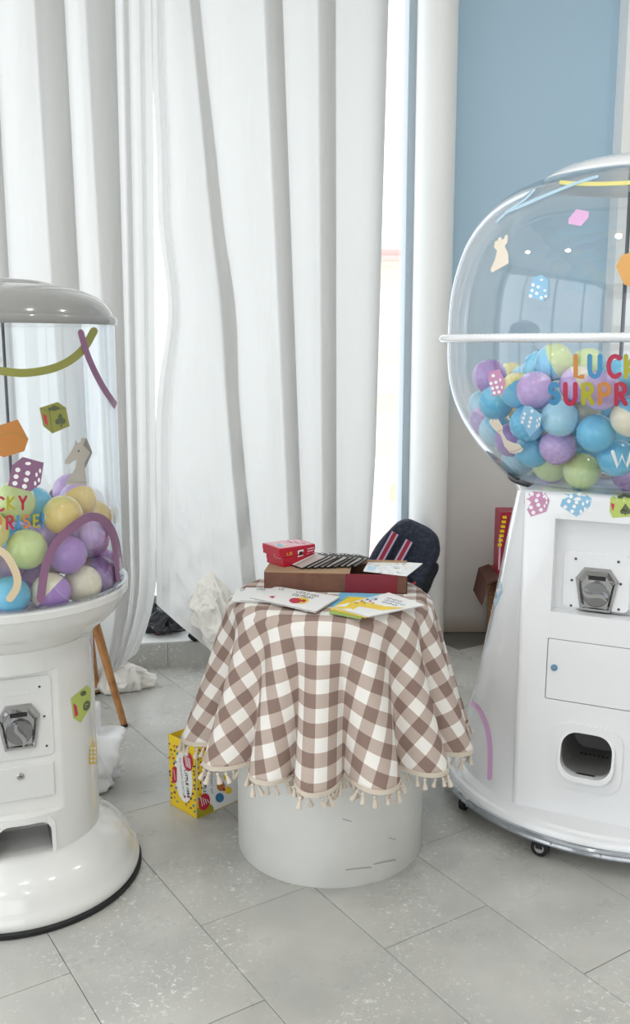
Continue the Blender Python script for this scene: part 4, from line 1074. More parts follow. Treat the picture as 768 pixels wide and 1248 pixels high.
# ================================================================ RIGHT MACHINE
RC = Vector((.985, 2.915, 0)); RF = Frame(RC, -26)
rm = thing('capsule_machine', 'large white capsule vending machine with clear globe on a tapering castor base', 'vending machine', tuple(RC))
MB().lathe([(.53, .052), (.552, .054), (.556, .060), (.556, .090), (.550, .100), (.540, .104), (.535, .112), (.45, .116)], RC, 192).build('base_disc', 'satin_white', rm)
MB().lathe([(.557, .056), (.565, .058), (.568, .064), (.565, .070), (.567, .076), (.563, .082), (.557, .084)], RC, 192, closed=True).build('edge_band', 'rim_acrylic', rm)
random.seed(8)
for k in range(14):
    a = -PI + k * PI / 13 * 1.0; q = (RC.x + .569 * math.cos(a), RC.y + .569 * math.sin(a), .070)
    s_ = MB(); s_.lathe([(.001, -.003), (.0035, 0), (.001, .003)], q, 8); s_.build('bolt', 'chrome', rm)
cone = MB().lathe([(.506, .112), (.500, .15), (.476, .26), (.452, .37), (.431, .49), (.411, .6), (.391, .72), (.372, .84), (.345, 1.0), (.340, 1.03), (.32, 1.035)], RC, 256, clamp=lambda a, r, z: min(r, (.462 - .04 * (z - .11) / .94 - .014) / max(.3, math.cos(a - math.atan2(RF.n.y, RF.n.x)))) if math.cos(a - math.atan2(RF.n.y, RF.n.x)) > .5 else r).build('body', 'satin_white', rm)
def rd(z): return .462 - .040 * (z - .11) / .94
def RP(u, e, z): return RF.P(u, rd(z) + e, z)
_a, _ = RF.px(rd(1.04), 637, 600); _b, _ = RF.px(rd(.12), 622, 980)
0 and print('slab', _a, _b)
hw = lambda z: abs(_b) + (abs(_a) - abs(_b)) * (z - .11) / .94
sl = MB(); pts = [(-hw(.112), .112), (hw(.112), .112), (hw(1.045), 1.045), (-hw(1.045), 1.045)]
vs = [RF.P(u, rd(z), z) for u, z in pts] + [RF.P(u * .98, .18, z) for u, z in pts]
sl.add(vs, [(0, 1, 2, 3), (7, 6, 5, 4), (0, 4, 5, 1), (1, 5, 6, 2), (2, 6, 7, 3), (3, 7, 4, 0)])
slab = sl.build('front_panel', 'satin_white', rm, smooth=True)
bm = bmesh.new(); bm.from_mesh(slab.data); bm.verts.ensure_lookup_table(); bm.edges.ensure_lookup_table()
ed = [e for e in bm.edges if {v.index for v in e.verts} in ({0, 3}, {1, 2}, {2, 3})]
bmesh.ops.bevel(bm, geom=ed, offset=.022, segments=6, affect='EDGES', profile=.5); bm.to_mesh(slab.data); bm.free()
# recess, chute, door gap
ru, rz1 = RF.px(rd(.97), 678, 632); ru2, rz0 = RF.px(rd(.74), 670, 745); RU = (abs(ru) + abs(ru2)) / 2
0 and print('recess', ru, rz1, ru2, rz0)
rec = MB().box((-RU, .385, rz0), (RU, .6, rz1), fn=RF.P)
cu0, cz1 = RF.px(rd(.36), 686, 889); cu1, cz0 = RF.px(rd(.27), 745, 950); cuc = (cu0 + cu1) / 2; cuw = (cu1 - cu0) / 2
0 and print('chute', cu0, cu1, cz0, cz1)
chc = MB().prism(rrect(cu0, cu1, cz0, cz1, .045, 7), RF.P, .25, .6)
du0, dz1_ = RF.px(rd(.66), 668, 777); _, dz0_ = RF.px(rd(.46), 665, 851)
0 and print('door', du0, dz0_, dz1_)
dcut = MB().prism(rrect(du0, -du0 + .01, dz0_, dz1_, .003, 2), RP, -.014, .05)
cut(slab, [rec, chc, dcut]); cut(cone, [rec, chc])
dr_ = MB().prism(rrect(du0 + .0022, -du0 + .0078, dz0_ + .0022, dz1_ - .0022, .003, 2), RP, -.0139, .0006).build('service_door', 'satin_white', rm, bevel=.001, seg=1)
lu, lz = RF.px(rd(.6), 676, 813); k = MB().lathe([(.001, 0), (.009, 0), (.009, .004), (.006, .006), (.001, .006)], (0, 0, 0), 20)
k.v = [tuple(RP(lu + x, .0008 + zz, lz + y)) for x, y, zz in k.v]; lk = k.build('lock', 'tx_blue', dr_)
k = MB().lathe([(.001, 0), (.005, 0), (.004, .002), (.001, .002)], (0, 0, 0), 14); k.v = [tuple(RP(lu + x, .0072 + zz, lz + y)) for x, y, zz in k.v]; k.build('keyway', 'chrome', dr_)
# chute frame, lip and lining
pu0, pz1 = RF.px(rd(.36), 672, 876); pu1, pz0 = RF.px(rd(.25), 758, 970)
fp = MB().prism(rrect(cuc - cuw - .028, cuc + cuw + .028, cz0 - .045, cz1 + .025, .05, 7), RP, -.004, .005).build('chute_plate', 'satin_white', rm)
cut(fp, [MB().prism(rrect(cu0, cu1, cz0, cz1, .045, 7), RP, -.05, .1)])
def ringprism(p0, p1, fn, d0, d1):
    n = len(p0); mb = MB(); mb.add([fn(u, d0, z) for u, z in p0] + [fn(u, d1, z) for u, z in p0] + [fn(u, d1, z) for u, z in p1] + [fn(u, d0, z) for u, z in p1],
        [(a * n + i, a * n + (i + 1) % n, ((a + 1) % 4) * n + (i + 1) % n, ((a + 1) % 4) * n + i) for a in range(4) for i in range(n)]); return mb
lpm = ringprism(rrect(cu0 - .007, cu1 + .007, cz0 - .007, cz1 + .007, .051, 7), rrect(cu0, cu1, cz0, cz1, .045, 7), RP, -.003, .0)
lv = []
for p in lpm.v: lv.append(p)
n_ = 32
# the lip stands proud towards the bottom
def lipfn(u, e, z): 
    t = max(0, min(1, (cz1 - z) / (cz1 - cz0))); return RP(u, e if e < 0 else .004 + .022 * t, z)
ringprism(rrect(cu0 - .007, cu1 + .007, cz0 - .016, cz1 + .007, .05, 7), rrect(cu0, cu1, cz0, cz1, .045, 7), lipfn, -.03, .0).build('chute_lip', 'satin_white', rm)
li = MB().prism(rrect(cu0 - .004, cu1 + .004, cz0 - .004, cz1 + .004, .047, 7), RF.P, .26, rd(.3) - .003).build('chute_lining', 'chute_grey', rm)
cut(li, [MB().prism(rrect(cu0 + .0005, cu1 - .0005, cz0 + .0005, cz1 - .0005, .0445, 7), RF.P, .266, .6)])
for k in range(9):
    MB().box((cu0 + .018 + k * .0125, .32, cz0 + .001), (cu0 + .026 + k * .0125, .324, cz0 + .005), fn=RF.P).build('tray_slot', 'dark_gap', li, smooth=False)
# coin plate in the recess
a0, az1 = RF.px(.388, 688, 671); a1, az0 = RF.px(.388, 766, 748)
0 and print('plate', a0, a1, az0, az1)
MB().prism(rrect(a0, a1, az0, az1, .016), RF.P, .384, .3895).build('coin_plate', 'satin_white', rm, bevel=.0012, seg=2)
for q in ((702, 681), (754, 685), (697, 707), (756.5, 712), (696, 738), (754, 743)):
    u, z = RF.px(.39, *q); k = MB().lathe([(.0005, 0), (.004, 0), (.0035, .002), (.0005, .0022)], (0, 0, 0), 12); orient(k, RF, u, .3895, z).build('screw', 'rod_grey', rm)
ku, kz_ = RF.px(.392, 727, 719); coin_mech(RF, rm, .389, ku, kz_, .118, .125, math.radians(-22), 'r')
# castors
cpts = [(652, 1048), (550, 989)]
wp = [atz(*q) for q in cpts]; wp += [Vector((1.25, 2.46, 0)), Vector((1.42, 2.9, 0)), Vector((1.0, 3.33, 0)), Vector((.6, 3.15, 0))]
for p in wp:
    v = (p - RC); v.z = 0
    if v.length > .54: p = RC + v.normalized() * .53
    c = MB(); c.lathe([(.001, -.011), (.018, -.011), (.0255, -.008), (.0265, 0), (.0255, .008), (.018, .011), (.001, .011)], (0, 0, 0), 28)
    yw = PI + (.55 if p is wp[0] else .75 if p is wp[1] else random.uniform(-1, 1))
    def wfn(x, y, z, p=p, yw=yw): # wheel axis horizontal
        return (p.x + x * math.cos(yw) - z * math.sin(yw), p.y + x * math.sin(yw) + z * math.cos(yw), .0268 + y)
    c.v = [wfn(*q) for q in c.v]; wh = c.build('castor_wheel', 'rubber', rm)
    h = MB(); h.lathe([(.001, -.0125), (.013, -.0125), (.015, -.010), (.015, .010), (.013, .0125), (.001, .0125)], (0, 0, 0), 20); h.v = [wfn(*q) for q in h.v]; h.build('wheel_hub', 'wheel_grey', wh)
    fk = MB(); 
    for s2 in (-1, 1): fk.box((-.010, .0, .0140 * s2 - .0012), (.010, .022, .0140 * s2 + .0012), fn=wfn)
    fk.box((-.018, .022, -.0152), (.018, .027, .0152), fn=wfn); fk.build('castor_fork', 'rubber', rm)
# globe
G = [(.310, .991), (.374, 1.036), (.422, 1.08), (.463, 1.124), (.496, 1.168), (.523, 1.212), (.544, 1.256), (.560, 1.301), (.570, 1.345), (.575, 1.389), (.577, 1.433), (.577, 1.479), (.576, 1.524), (.573, 1.57), (.568, 1.616), (.558, 1.662), (.545, 1.707), (.527, 1.753), (.500, 1.799), (.462, 1.844), (.408, 1.887), (.340, 1.918), (.27, 1.936)]
GS = catmull(G, 4)
def gr(z):
    for (a, b), (c, d_) in zip(GS, GS[1:]):
        if b <= z <= d_: return a + (c - a) * (z - b) / (d_ - b + 1e-9)
    return .3
GS2 = [p for p in GS if p[1] >= 1.033]
inner = [(r_ - .005, z) for r_, z in GS2]
MB().lathe(GS2 + inner[::-1], RC, 192, closed=True).build('clear_globe', 'acrylic', rm)
MB().lathe([(.372, 1.030), (.378, 1.036), (.376, 1.044), (.364, 1.045), (.35, 1.036)], RC, 128, closed=True).build('globe_gasket', 'rubber', rm)
MB().lathe([(.30, 1.0), (.352, 1.004), (.364, 1.038), (.350, 1.047), (.02, 1.040)], RC, 128).build('globe_floor', 'satin_white', rm)
# ribbed equator ring
rg = MB(); NR = 420; tb = []
for k in range(NR): a = 2 * PI * k / NR; tb.append((RC.x + .590 * math.cos(a), RC.y + .590 * math.sin(a), 1.468))
rg.tube(tb, [.0108 + .0013 * (k % 2) for k in range(NR)], 12, cyc=True); rg.build('equator_ring', 'satin_white', rm)
MB().lathe([(.5775, 1.460), (.587, 1.460), (.587, 1.476), (.5775, 1.476)], RC, 192, closed=True).build('seam_flange', 'rim_acrylic', rm)
MB().lathe([(.275, 1.926), (.296, 1.922), (.302, 1.926), (.302, 1.934), (.290, 1.944), (.26, 1.960), (.20, 1.976), (.14, 1.986), (.07, 1.992), (.001, 1.994)], RC, 128).build('cap', 'satin_white', rm)
MB().tube([RC + Vector((.012, .20, 1.05)), RC + Vector((.012, .20, 1.925))], .0065, 10).build('centre_rod', 'rod_grey', rm)
pr = MB().lathe([(r_ + .0005, z) for r_, z in GS2], RC, 192).build('probe', 'paper'); GP = bvh_of([pr]); bpy.data.objects.remove(pr)
def Z4(x, y): return (530 + x / 3.227, 180 + y / 3.227)
def Z5(x, y): return (530 + x / 3.227, 400 + y / 3.227)
def Z7(x, y): return (560 + x / 6.4, 420 + y / 6.4)
D = Decal(GP, .001); D.poly([Z4(*p) for p in ((527, 280), (558, 243), (607, 252), (605, 275), (575, 309), (527, 300))], 'st_palepink'); D.build('cube_sticker', rm, 'plain pink cube sticker near the top of the globe')
D = Decal(GP, .001); D.stroke([(684, 222.5), (700, 224), (730, 224.5), (768, 223), (800, 221)], 5, 'st_paleyellow', smooth=True); D.build('stripe_sticker', rm, 'pale yellow stripe sticker under the cap')
D = Decal(GP, .0022); D.stroke([(728, 216), (700, 225), (665, 239), (635, 252), (618, 259)], 3.6, 'st_paleblue', smooth=True); D.stroke([(652, 232), (640, 244), (622, 256), (606, 271)], 2.4, 'st_paleblue', smooth=True); D.build('stripe_sticker', rm, 'pale blue stripe sticker at the upper left of the globe')
D = Decal(GP, .001); D.poly([Z4(*p) for p in ((234, 392), (238, 368), (248, 366), (251, 356), (262, 352), (264, 362), (275, 358), (276, 348), (288, 342), (287, 372), (276, 388), (290, 418), (291, 455), (226, 492), (220, 480), (238, 440), (246, 405))], 'st_palebeige'); D.build('rook_sticker', rm, 'pale chess rook sticker at the upper left of the globe')
D = Decal(GP, .001); D.poly([Z4(*p) for p in ((388, 512), (420, 500), (446, 518), (447, 580), (425, 605), (365, 580))], 'st_blue')
for q in ((388, 540), (408, 548), (384, 562), (402, 573), (378, 583), (420, 590)): D.ell(*Z4(*q), 2.1, 2.1, 'st_white', 1, 8)
for q in ((421, 520), (434, 562), (438, 585)): D.ell(*Z4(*q), 1.9, 1.5, 'st_white', 1, 8)
D.build('dice_sticker', rm, 'light blue dice sticker on the upper globe')
D = Decal(GP, .001); D.poly([(751, 325), (758, 311), (772, 307), (790, 312), (792, 340), (775, 351), (761, 347)], 'st_orange'); D.build('cube_sticker', rm, 'orange cube sticker at the right picture edge')
D = Decal(GP, .001); D.poly([Z7(*p) for p in ((228, 275), (234, 212), (315, 190), (362, 290), (342, 385), (262, 402))], 'st_pink')
for q in ((268, 242), (250, 302), (288, 293), (262, 340), (298, 332), (275, 376), (312, 368), (322, 275), (335, 332)): D.ell(*Z7(*q), 2.2 if q[0] < 315 else 1.2, 2.2, 'st_white', 1, 8)
D.build('dice_sticker', rm, 'pink dice sticker over the purple ball in the globe')
D = Decal(GP, .001); D.poly([Z7(*p) for p in ((470, 570), (508, 478), (560, 480), (648, 548), (632, 640), (548, 718))], 'st_blue')
for q in ((512, 538), (503, 571), (494, 602), (562, 570), (553, 602), (545, 634), (568, 517), (610, 590), (628, 575), (606, 635), (622, 620)): D.ell(*Z7(*q), 1.9 if q[0] < 600 else 1.1, 2.1, 'st_white', 1, 8)
D.build('dice_sticker', rm, 'light blue dice sticker over the blue balls')
D = Decal(GP, .001); D.poly([Z7(*p) for p in ((232, 598), (252, 575), (268, 592), (275, 572), (290, 590), (298, 572), (318, 600), (340, 640), (338, 680), (370, 740), (415, 762), (470, 775), (502, 815), (480, 838), (430, 848), (395, 842), (352, 790), (325, 705), (296, 680), (262, 650))], 'st_palebeige'); D.stroke([Z7(300, 678), Z7(338, 662)], .5, 'st_ash', 1); D.stroke([Z7(395, 832), Z7(440, 828), Z7(495, 800)], .5, 'st_ash', 1)
D.build('rook_sticker', rm, 'pale chess rook sticker lower on the globe')
word(GP, .002, [('L', 702, 712, 434, 459, 'tx_orange'), ('U', 719, 733, 434, 459, 'tx_blue'), ('C', 742, 758, 434, 459, 'tx_red'), ('K', 763, 776, 434, 459, 'tx_olive'), ('Y', 784, 798, 434, 459, 'tx_red'),
     ('S', 670.5, 683, 468, 491, 'tx_blue'), ('U', 689.5, 703, 468, 492, 'tx_red'), ('R', 711.5, 724, 468, 491, 'tx_olive'), ('P', 731.5, 745, 468, 491, 'tx_orange'), ('R', 751.5, 764.5, 468, 492, 'tx_red'), ('I', 770, 776, 468, 492, 'tx_blue'),
     ('S', 777, 789, 468, 492, 'tx_orange'), ('E', 795, 805, 468, 492, 'tx_olive'), ('!', 811, 815, 468, 492, 'tx_blue')], 5.8, 'letter_sticker', rm)
D = Decal(GP, .002); glyph(D, 'W', (747, 568), (22, 0), (0, -18), 4.6, 'st_white'); D.build('letter_sticker', rm, 'white letter W')
# stickers on the base
RB = bvh_of([slab]); RB2 = bvh_of([cone, slab])
def Z6(x, y): return (530 + x / 3.227, 580 + y / 3.227)
D = Decal(RB, .0008); D.poly([Z6(*p) for p in ((352, 80), (420, 45), (452, 95), (440, 140), (378, 160), (352, 110))], 'st_pink')
for q in ((371, 105), (379, 124), (388, 144), (401, 97), (408, 114), (418, 133), (382, 72)): D.ell(*Z6(*q), 2.5, 2.5, 'st_white', 1, 9)
for q in ((428, 68), (440, 88), (432, 118), (440, 105)): D.ell(*Z6(*q), 1.2, 2.2, 'st_white', 1, 8)
D.build('dice_sticker', rm, 'pink dice sticker at the top left of the front panel')
D = Decal(RB, .0008); D.poly([Z6(*p) for p in ((510, 70), (562, 50), (618, 90), (610, 120), (558, 160), (493, 118))], 'st_blue')
for q in ((536, 82), (528, 100), (514, 122), (558, 104), (549, 120), (541, 139), (570, 74), (584, 110), (600, 102), (575, 140), (592, 130)): D.ell(*Z6(*q), 2.4 if q[0] < 572 else 1.5, 2.4, 'st_white', 1, 9)
D.build('dice_sticker', rm, 'light blue dice sticker on the front panel')
D = Decal(RB, .0008); D.poly([Z6(*p) for p in ((690, 72), (760, 68), (800, 72), (800, 150), (768, 160), (700, 165), (688, 140))], 'st_green'); D.poly([Z6(*p) for p in ((693, 110), (701, 90), (708, 115), (700, 140))], 'st_red', 1)
D.poly([Z6(*p) for p in ((750, 108), (772, 138), (730, 138))], 'st_dark', 1); D.ell(*Z6(740, 140), 3.4, 3.2, 'st_dark', 1); D.ell(*Z6(760, 140), 3.4, 3.2, 'st_dark', 1); D.stroke([Z6(750, 140), Z6(750, 152)], 2, 'st_dark', 1)
for q in ((730, 84), (745, 78), (762, 82)): D.ell(*Z6(*q), 3.6, 2, 'st_dark', 1)
D.build('cube_sticker', rm, 'green playing card cube sticker on the front panel')
D = Decal(RB2, .0008); D.poly([Z6(*p) for p in ((222, 455), (243, 398), (262, 420), (267, 452), (240, 515), (224, 510))], 'st_paleblue')
for q in ((238, 440), (232, 470), (246, 425), (250, 450), (238, 490)): D.ell(*Z6(*q), 1.5, 2.6, 'st_white', 1, 8, 20)
D.stroke([Z6(228, 505), Z6(244, 480), Z6(262, 455)], 1.6, 'st_blue', 1); D.build('dice_sticker', rm, 'pale blue dice sticker on the side of the tapering body')
D = Decal(RB2, .0008); D.stroke([(566, 864), (574, 857), (584, 865), (593, 885), (597.5, 912), (597, 948)], 6, 'st_palepink', smooth=True); D.build('stripe_sticker', rm, 'pink arch sticker low on the side of the body')

# right balls
RR = .0515
def cmax(z): return gr(max(1.04, min(1.94, z))) - .006 - RR
def rinside(p):
    r_ = math.hypot(p.x - RC.x, p.y - RC.y); zz_ = max(1.06, min(1.9, p.z - (.35 * RR if p.z < 1.4 else 0)))
    return max(r_ - (gr(zz_) - .008 - RR * .97), 1.046 + RR - p.z)
def rclampf(p):
    dx, dy = p.x - RC.x, p.y - RC.y; z = max(p.z, 1.046 + RR); zz_ = max(1.06, min(1.9, z - (.35 * RR if z < 1.4 else 0)))
    mx_ = gr(zz_) - .008 - RR * .97; r_ = math.hypot(dx, dy)
    if r_ > mx_: dx *= mx_ / r_; dy *= mx_ / r_; z += (r_ - mx_) * .3
    return Vector((RC.x + dx, RC.y + dy, z))
RFB = [
 (597, 460, .10, 'purple', 'lilac', 'purple ball behind the pink dice sticker, leftmost at the top of the globe heap'),
 (582, 497, .16, 'lime', 'sky', 'lime ball against the far left wall of the globe'),
 (607, 488, .02, 'blue', 'blue', 'blue ball under the pink dice sticker'),
 (632, 479, .10, 'blue', 'yellow', 'blue ball with a yellow edge behind the pink dice sticker ball'),
 (626, 462, .22, 'yellow', 'yellow', 'small showing yellow ball between purple and blue at the heap top left'),
 (643, 461, .20, 'sky', 'blue', 'pale blue ball at the top of the heap, left of the tall blue ones'),
 (656, 453, .16, 'blue', 'blue', 'blue ball second from the top in the globe, left of the letter L'),
 (676, 449, .16, 'blue', 'lime', 'blue and green striped ball at the heap top just left of the letter L'),
 (661, 477, .05, 'lilac', 'lilac', 'lilac ball left of the letter S of SURPRISE'),
 (641, 513, 0, 'blue', 'blue', 'blue ball behind the light blue dice sticker'),
 (605, 525, .05, 'blue', 'sky', 'blue ball partly behind the pale rook sticker head'),
 (649, 551, .0, 'blue', 'sky', 'blue ball low in the globe right of the pale rook sticker'),
 (632, 562, .06, 'sky', 'sky', 'pale blue ball lowest left in the globe'),
 (591, 512, .13, 'purple', 'lilac', 'purple ball peeping below the lime ball at the left wall'),
 (622, 535, .10, 'lilac', 'purple', 'lilac ball behind the pale rook sticker foot'),
 (683, 505, 0, 'blue', 'sky', 'bright blue ball just under the letters SU'),
 (680, 544, 0, 'purple', 'lilac', 'purple ball in the front row at the middle left, below two blue balls'),
 (723, 528, 0, 'blue', 'blue', 'blue ball in the front row under the letters RP'),
 (709, 574, 0, 'lime', 'lime', 'lime ball lowest in the front row'),
 (750, 556, 0, 'blue', 'blue', 'blue ball behind the white letter W'),
 (768, 585, .03, 'purple', 'lilac', 'purple ball lowest at the right, under the letter W'),
 (704, 470, .06, 'lilac', 'cream', 'lilac ball behind the letters SU of SURPRISE'),
 (736, 480, .03, 'lilac', 'lilac', 'large lilac ball behind the letters PR'),
 (712, 446, .16, 'lime', 'sky', 'green ball with blue top behind the letters LU'),
 (756, 461, .12, 'blue', 'blue', 'blue ball behind the letters CK'),
 (764, 506, .0, 'blue', 'cream', 'blue and cream ball at the right picture edge under the letter R'),
 (708, 503, .08, 'cream', 'lime', 'cream ball in the gap under the letter R of SURPRISE'),
 (669, 575, .03, 'lilac', 'lime', 'half lilac half olive ball at the bottom left of the front row'),
 (800, 470, .05, 'yellow', 'lime', 'capsule ball in the globe beyond the right picture edge, yellow'),
 (805, 520, .02, 'purple', 'purple', 'capsule ball in the globe beyond the right picture edge, purple'),
 (800, 570, .02, 'lime', 'lime', 'capsule ball in the globe beyond the right picture edge, lime'),
 (850, 490, .05, 'blue', 'blue', 'capsule ball in the globe beyond the right picture edge, blue'),
 (850, 545, .02, 'yellow', 'yellow', 'capsule ball in the globe beyond the right picture edge, gold')]
random.seed(41); fil = []
while len(fil) < 56:
    p = Vector((RC.x + random.uniform(-.45, .45), RC.y + random.uniform(-.2, .45), random.uniform(1.10, 1.30)))
    if rinside(p) <= 0: fil.append(tuple(p))
PP = pack([(a, b, c) for a, b, c, *_ in RFB], fil, RR, rinside, rclampf, 41)
for k, p in enumerate(PP):
    random.seed(900 + k); rot = (random.uniform(0, 6), random.uniform(0, 6), random.uniform(0, 6))
    if k < len(RFB): place_ball(p, RR, RFB[k][3], RFB[k][4], rot, RFB[k][5], 'capsule balls in the globe')
    elif p.z < 1.42:
        a_, b_ = random.choice([('blue', 'blue'), ('blue', 'sky'), ('purple', 'lilac'), ('lime', 'yellow'), ('yellow', 'yellow'), ('blue', 'blue')])
        place_ball(p, RR, a_, b_, rot, ({'sky': 'pale blue'}.get(a_, a_) if a_ == b_ else a_ + ' and ' + {'sky': 'pale blue'}.get(b_, b_)) + ' capsule ball buried deep in the heap inside the clear globe', a_ + ' capsule balls buried in the globe heap')

# ================================================================ CHAIR BEHIND THE LEFT MACHINE
ch = thing('chair', 'chair with grey shell and round tapered wooden legs behind the left machine', 'chair', (-.98, 3.55, 0))
seatc = Vector((-.99, 3.62, .43))
for fx_, fy_ in (((-.733, 3.434), (-.855, 3.50)), ((-.92, 3.79), (-.925, 3.68)), ((-1.28, 3.42), (-1.15, 3.50)), ((-1.20, 3.80), (-1.12, 3.70))):
    a, b = Vector((*fx_, 0)), Vector((*fy_, .43)); n_ = 8
    lg = MB().tube([a + (b - a) * (k / n_) for k in range(n_ + 1)], [.0125 + .006 * k / n_ for k in range(n_ + 1)], 14).build('leg', 'wood_leg', ch)
    MB().tube([a + Vector((0, 0, 0)), a + (b - a) * .025], .0135, 14).build('foot_cap', 'rubber', lg)
sm = MB(); vs = []; NU, NV = 18, 22
for j in range(NV + 1):
    t = j / NV
    for i in range(NU + 1):
        s_ = i / NU * 2 - 1
        if t < .55: q = t / .55; y = 3.42 + .36 * q; z = .44 - .015 * math.sin(PI * q) + .05 * s_ * s_ * (.4 + .6 * q)
        else: q = (t - .55) / .45; y = 3.78 + .09 * q - .07 * s_ * s_ * q; z = .44 + .02 + .44 * q ** 1.1 - .05 * (1 - q) ** 3 * 0 + .03 * s_ * s_ * (1 - q) - .08 * q * abs(s_) ** 3
        x = -1.0 + s_ * (.165 + .02 * math.sin(PI * t)) * (1 - .35 * max(0, (t - .5) / .5))
        vs.append((x, y, z))
sm.add(vs, [(j * (NU + 1) + i, j * (NU + 1) + i + 1, (j + 1) * (NU + 1) + i + 1, (j + 1) * (NU + 1) + i) for j in range(NV) for i in range(NU)])
so = sm.build('seat_shell', 'shell_grey', ch, angle=180); k = so.modifiers.new('t', 'SOLIDIFY'); k.thickness = .008

# white plastic bag behind the left machine
p_ = lumpy('carrier_bag', (-.80, 2.93, .13), (.16, .12, .15), 'plastic_bag', None, .45, 7, 12, flat=.001)
tag(p_, 'crumpled white plastic bag on the floor behind the left machine pedestal', 'bag')
# ================================================================ BACKPACK on the window step
bc = Vector((.385, 4.34, .385))
bp_ = thing('backpack', 'dark navy backpack with red and white striped straps leaning on the column behind the table', 'backpack', (bc.x, bc.y, ST + .01))
def BPf(x, y, z):
    a = math.radians(-27); X = x * math.cos(a) - z * math.sin(a); Z = x * math.sin(a) + z * math.cos(a); p = Vector((X, y, Z)); p = Matrix.Rotation(math.radians(-14), 3, 'Z') @ p
    return bc + p
def softbox(hx, hy, hz, fn, e=.35, n=16, zt=1.0):
    bm = bmesh.new(); bmesh.ops.create_cube(bm, size=2); bmesh.ops.subdivide_edges(bm, edges=bm.edges, cuts=n, use_grid_fill=True)
    for v in bm.verts:
        p = v.co.copy(); m_ = max(abs(p.x), abs(p.y), abs(p.z)); q = p.normalized() * m_
        pp = 5.0; l = (abs(p.x) ** pp + abs(p.y) ** pp + abs(p.z) ** pp) ** (1 / pp); q = p / l
        tap = 1 - .22 * max(0, q.z) ** 2 if zt != 0 else 1
        x, y, z = q.x * hx * tap, q.y * hy * (1 - .2 * max(0, q.z)), q.z * hz
        k = .006 * noise.noise(Vector((x, y, z)) * 14)
        v.co = fn(x + k, y + k, z + k)
    vs = [tuple(v.co) for v in bm.verts]; fs = [tuple(v.index for v in f.verts) for f in bm.faces]; bm.free(); return MB().add(vs, fs)
_sb = softbox(.145, .075, .262, BPf); bc.z += ST + .001 - min(v[2] for v in _sb.v); print('bag z', bc.z)
softbox(.145, .075, .262, BPf).build('bag_body', 'navy_fabric', bp_, angle=180)
softbox(.10, .04, .13, lambda x, y, z: BPf(x + .01, y - .085, z - .09)).build('front_pocket', 'black_fabric', bp_, angle=180)
softbox(.035, .05, .13, lambda x, y, z: BPf(x + .135, y, z + .01)).build('side_pocket', 'black_fabric', bp_, angle=180)
for x0 in (-.092, -.018):
    z0_, z1_ = -.13, .19
    path = [(x0, z1_ - (z1_ - z0_) * k / 12) for k in range(13)]
    yy = lambda z: -.079 + .02 * max(0, z / .245) ** 2 - .012
    for wd2, m, e, nm in ((.024, 'strap_navy', 0, 'strap'), (.017, 'strap_pale', .0012, 'strap_stripe'), (.009, 'strap_red', .0024, 'strap_stripe')):
        s3 = MB(); vs = []
        for (x, z) in path:
            for sx in (-1, 1):
                for ey_ in (0, -.003): vs.append(BPf(x + sx * wd2, yy(z) - e + ey_, z))
        fs = []
        for i in range(12):
            b0 = i * 4; c0 = b0 + 4
            fs += [(b0, b0 + 2, c0 + 2, c0), (b0 + 1, c0 + 1, c0 + 3, b0 + 3), (b0, c0, c0 + 1, b0 + 1), (b0 + 2, b0 + 3, c0 + 3, c0 + 2)]
        fs += [(0, 1, 3, 2), (48, 50, 51, 49)]
        s3.add(vs, fs).build(nm, m, bp_, smooth=False)
hp = [BPf(-.07 + .17 * t, -.11 - .03 * math.sin(PI * t), .02 - .09 * math.sin(PI * t) + .02 * t) for t in [k / 14 for k in range(15)]]
MB().tube(hp, .006, 8).build('carry_handle', 'strap_red', bp_)
MB().tube([BPf(.06, -.085, .19 - .03 * k) for k in range(9)], .003, 6).build('zip', 'strap_navy', bp_)

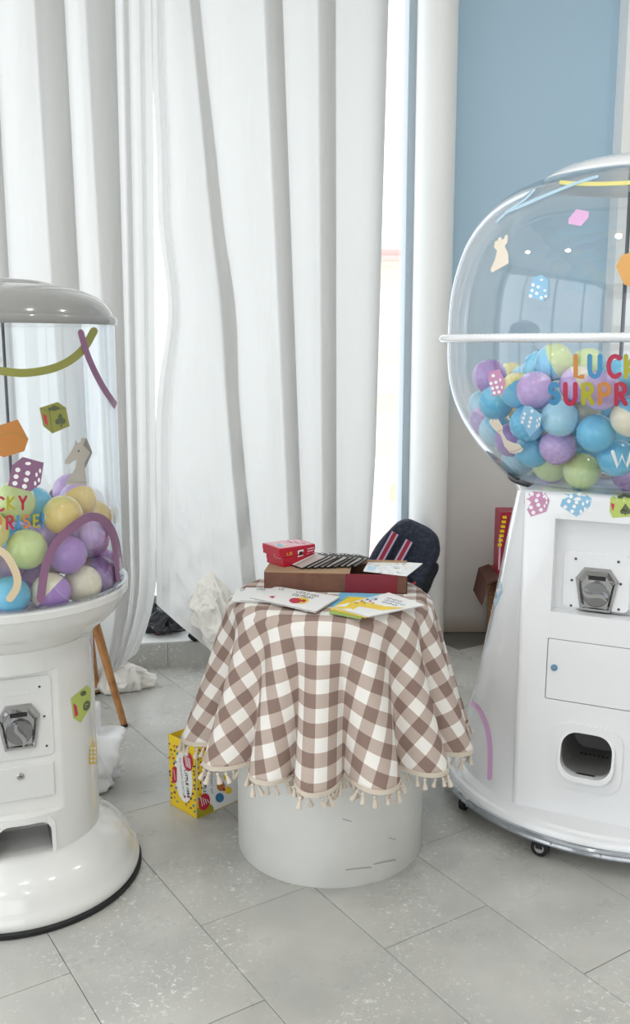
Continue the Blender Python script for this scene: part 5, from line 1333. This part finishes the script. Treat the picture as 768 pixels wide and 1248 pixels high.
# ================================================================ BEHIND THE RIGHT MACHINE: open carton and red box
mat('card_dark', hexc('#5a382e'), .8); mat('card_orange', hexc('#b98655'), .7); mat('display_red', hexc('#a3173a'), .4)
kx = thing('carton', 'open cardboard carton with a dark brown flap on the floor by the blue wall', 'box', (.90, 4.42, 0))
x0, x1, y0, y1, h_ = .865, 1.12, 4.28, 4.58, .37
mb = MB(); mb.box((x0, y0, 0.002), (x1, y0 + .006, h_)).box((x0, y1 - .006, 0.002), (x1, y1, h_)).box((x0, y0, 0.002), (x0 + .006, y1, h_)).box((x1 - .006, y0, 0.002), (x1, y1, h_)).box((x0, y0, 0.002), (x1, y1, .008))
kb = mb.build('carton_body', 'card_orange', kx, smooth=False)
MB().add([(x0, y0, h_), (x0, y1, h_), (x0 - .05, y1 - .02, h_ - .015), (x0 - .075, y1 - .04, h_ - .12), (x0 - .075, y0 + .03, h_ - .13), (x0 - .05, y0 + .01, h_ - .02),
          (x0, y0, h_ + .006), (x0, y1, h_ + .006), (x0 - .054, y1 - .02, h_ - .009), (x0 - .081, y1 - .04, h_ - .12), (x0 - .081, y0 + .03, h_ - .13), (x0 - .054, y0 + .01, h_ - .014)],
         [(0, 1, 2, 5), (5, 2, 3, 4), (6, 11, 8, 7), (11, 10, 9, 8), (0, 5, 11, 6), (5, 4, 10, 11), (4, 3, 9, 10), (3, 2, 8, 9), (2, 1, 7, 8)]).build('flap', 'card_dark', kx, smooth=False)
d = Decal(bvh_of([kb]), .0008, 30)
random.seed(77)
for k in range(46):
    x = random.uniform(584, 604); y = random.uniform(708, 768); d.ell(x, y, 1.5, 1.1, random.choice(['tx_orange', 'print_yellow', 'print_red', 'st_orange', 'st_orange']), 0, 6)
d.build('print', kx)
rx = thing('snack_display', 'tall narrow red and yellow display box standing in the carton behind the right machine', 'box', (.93, 4.42, .008))
MB().box((.872, 4.36, .01), (1.02, 4.50, .675)).build('display_box', 'display_red', rx, smooth=False, bevel=.002)
MB().box((.868, 4.352, .40), (.876, 4.358, .56)).build('edge_strip', 'print_pink', rx, smooth=False)
zz = MB()
for k in range(7):
    z = .515 + .022 * k; o_ = .004 * (k % 2) - .003 * k * -1
    zz.box((.862 + .003 * k, 4.345, z), (.880 + .003 * k, 4.359, z + .012))
zz.build('printed_edge', 'print_yellow', rx, smooth=False)
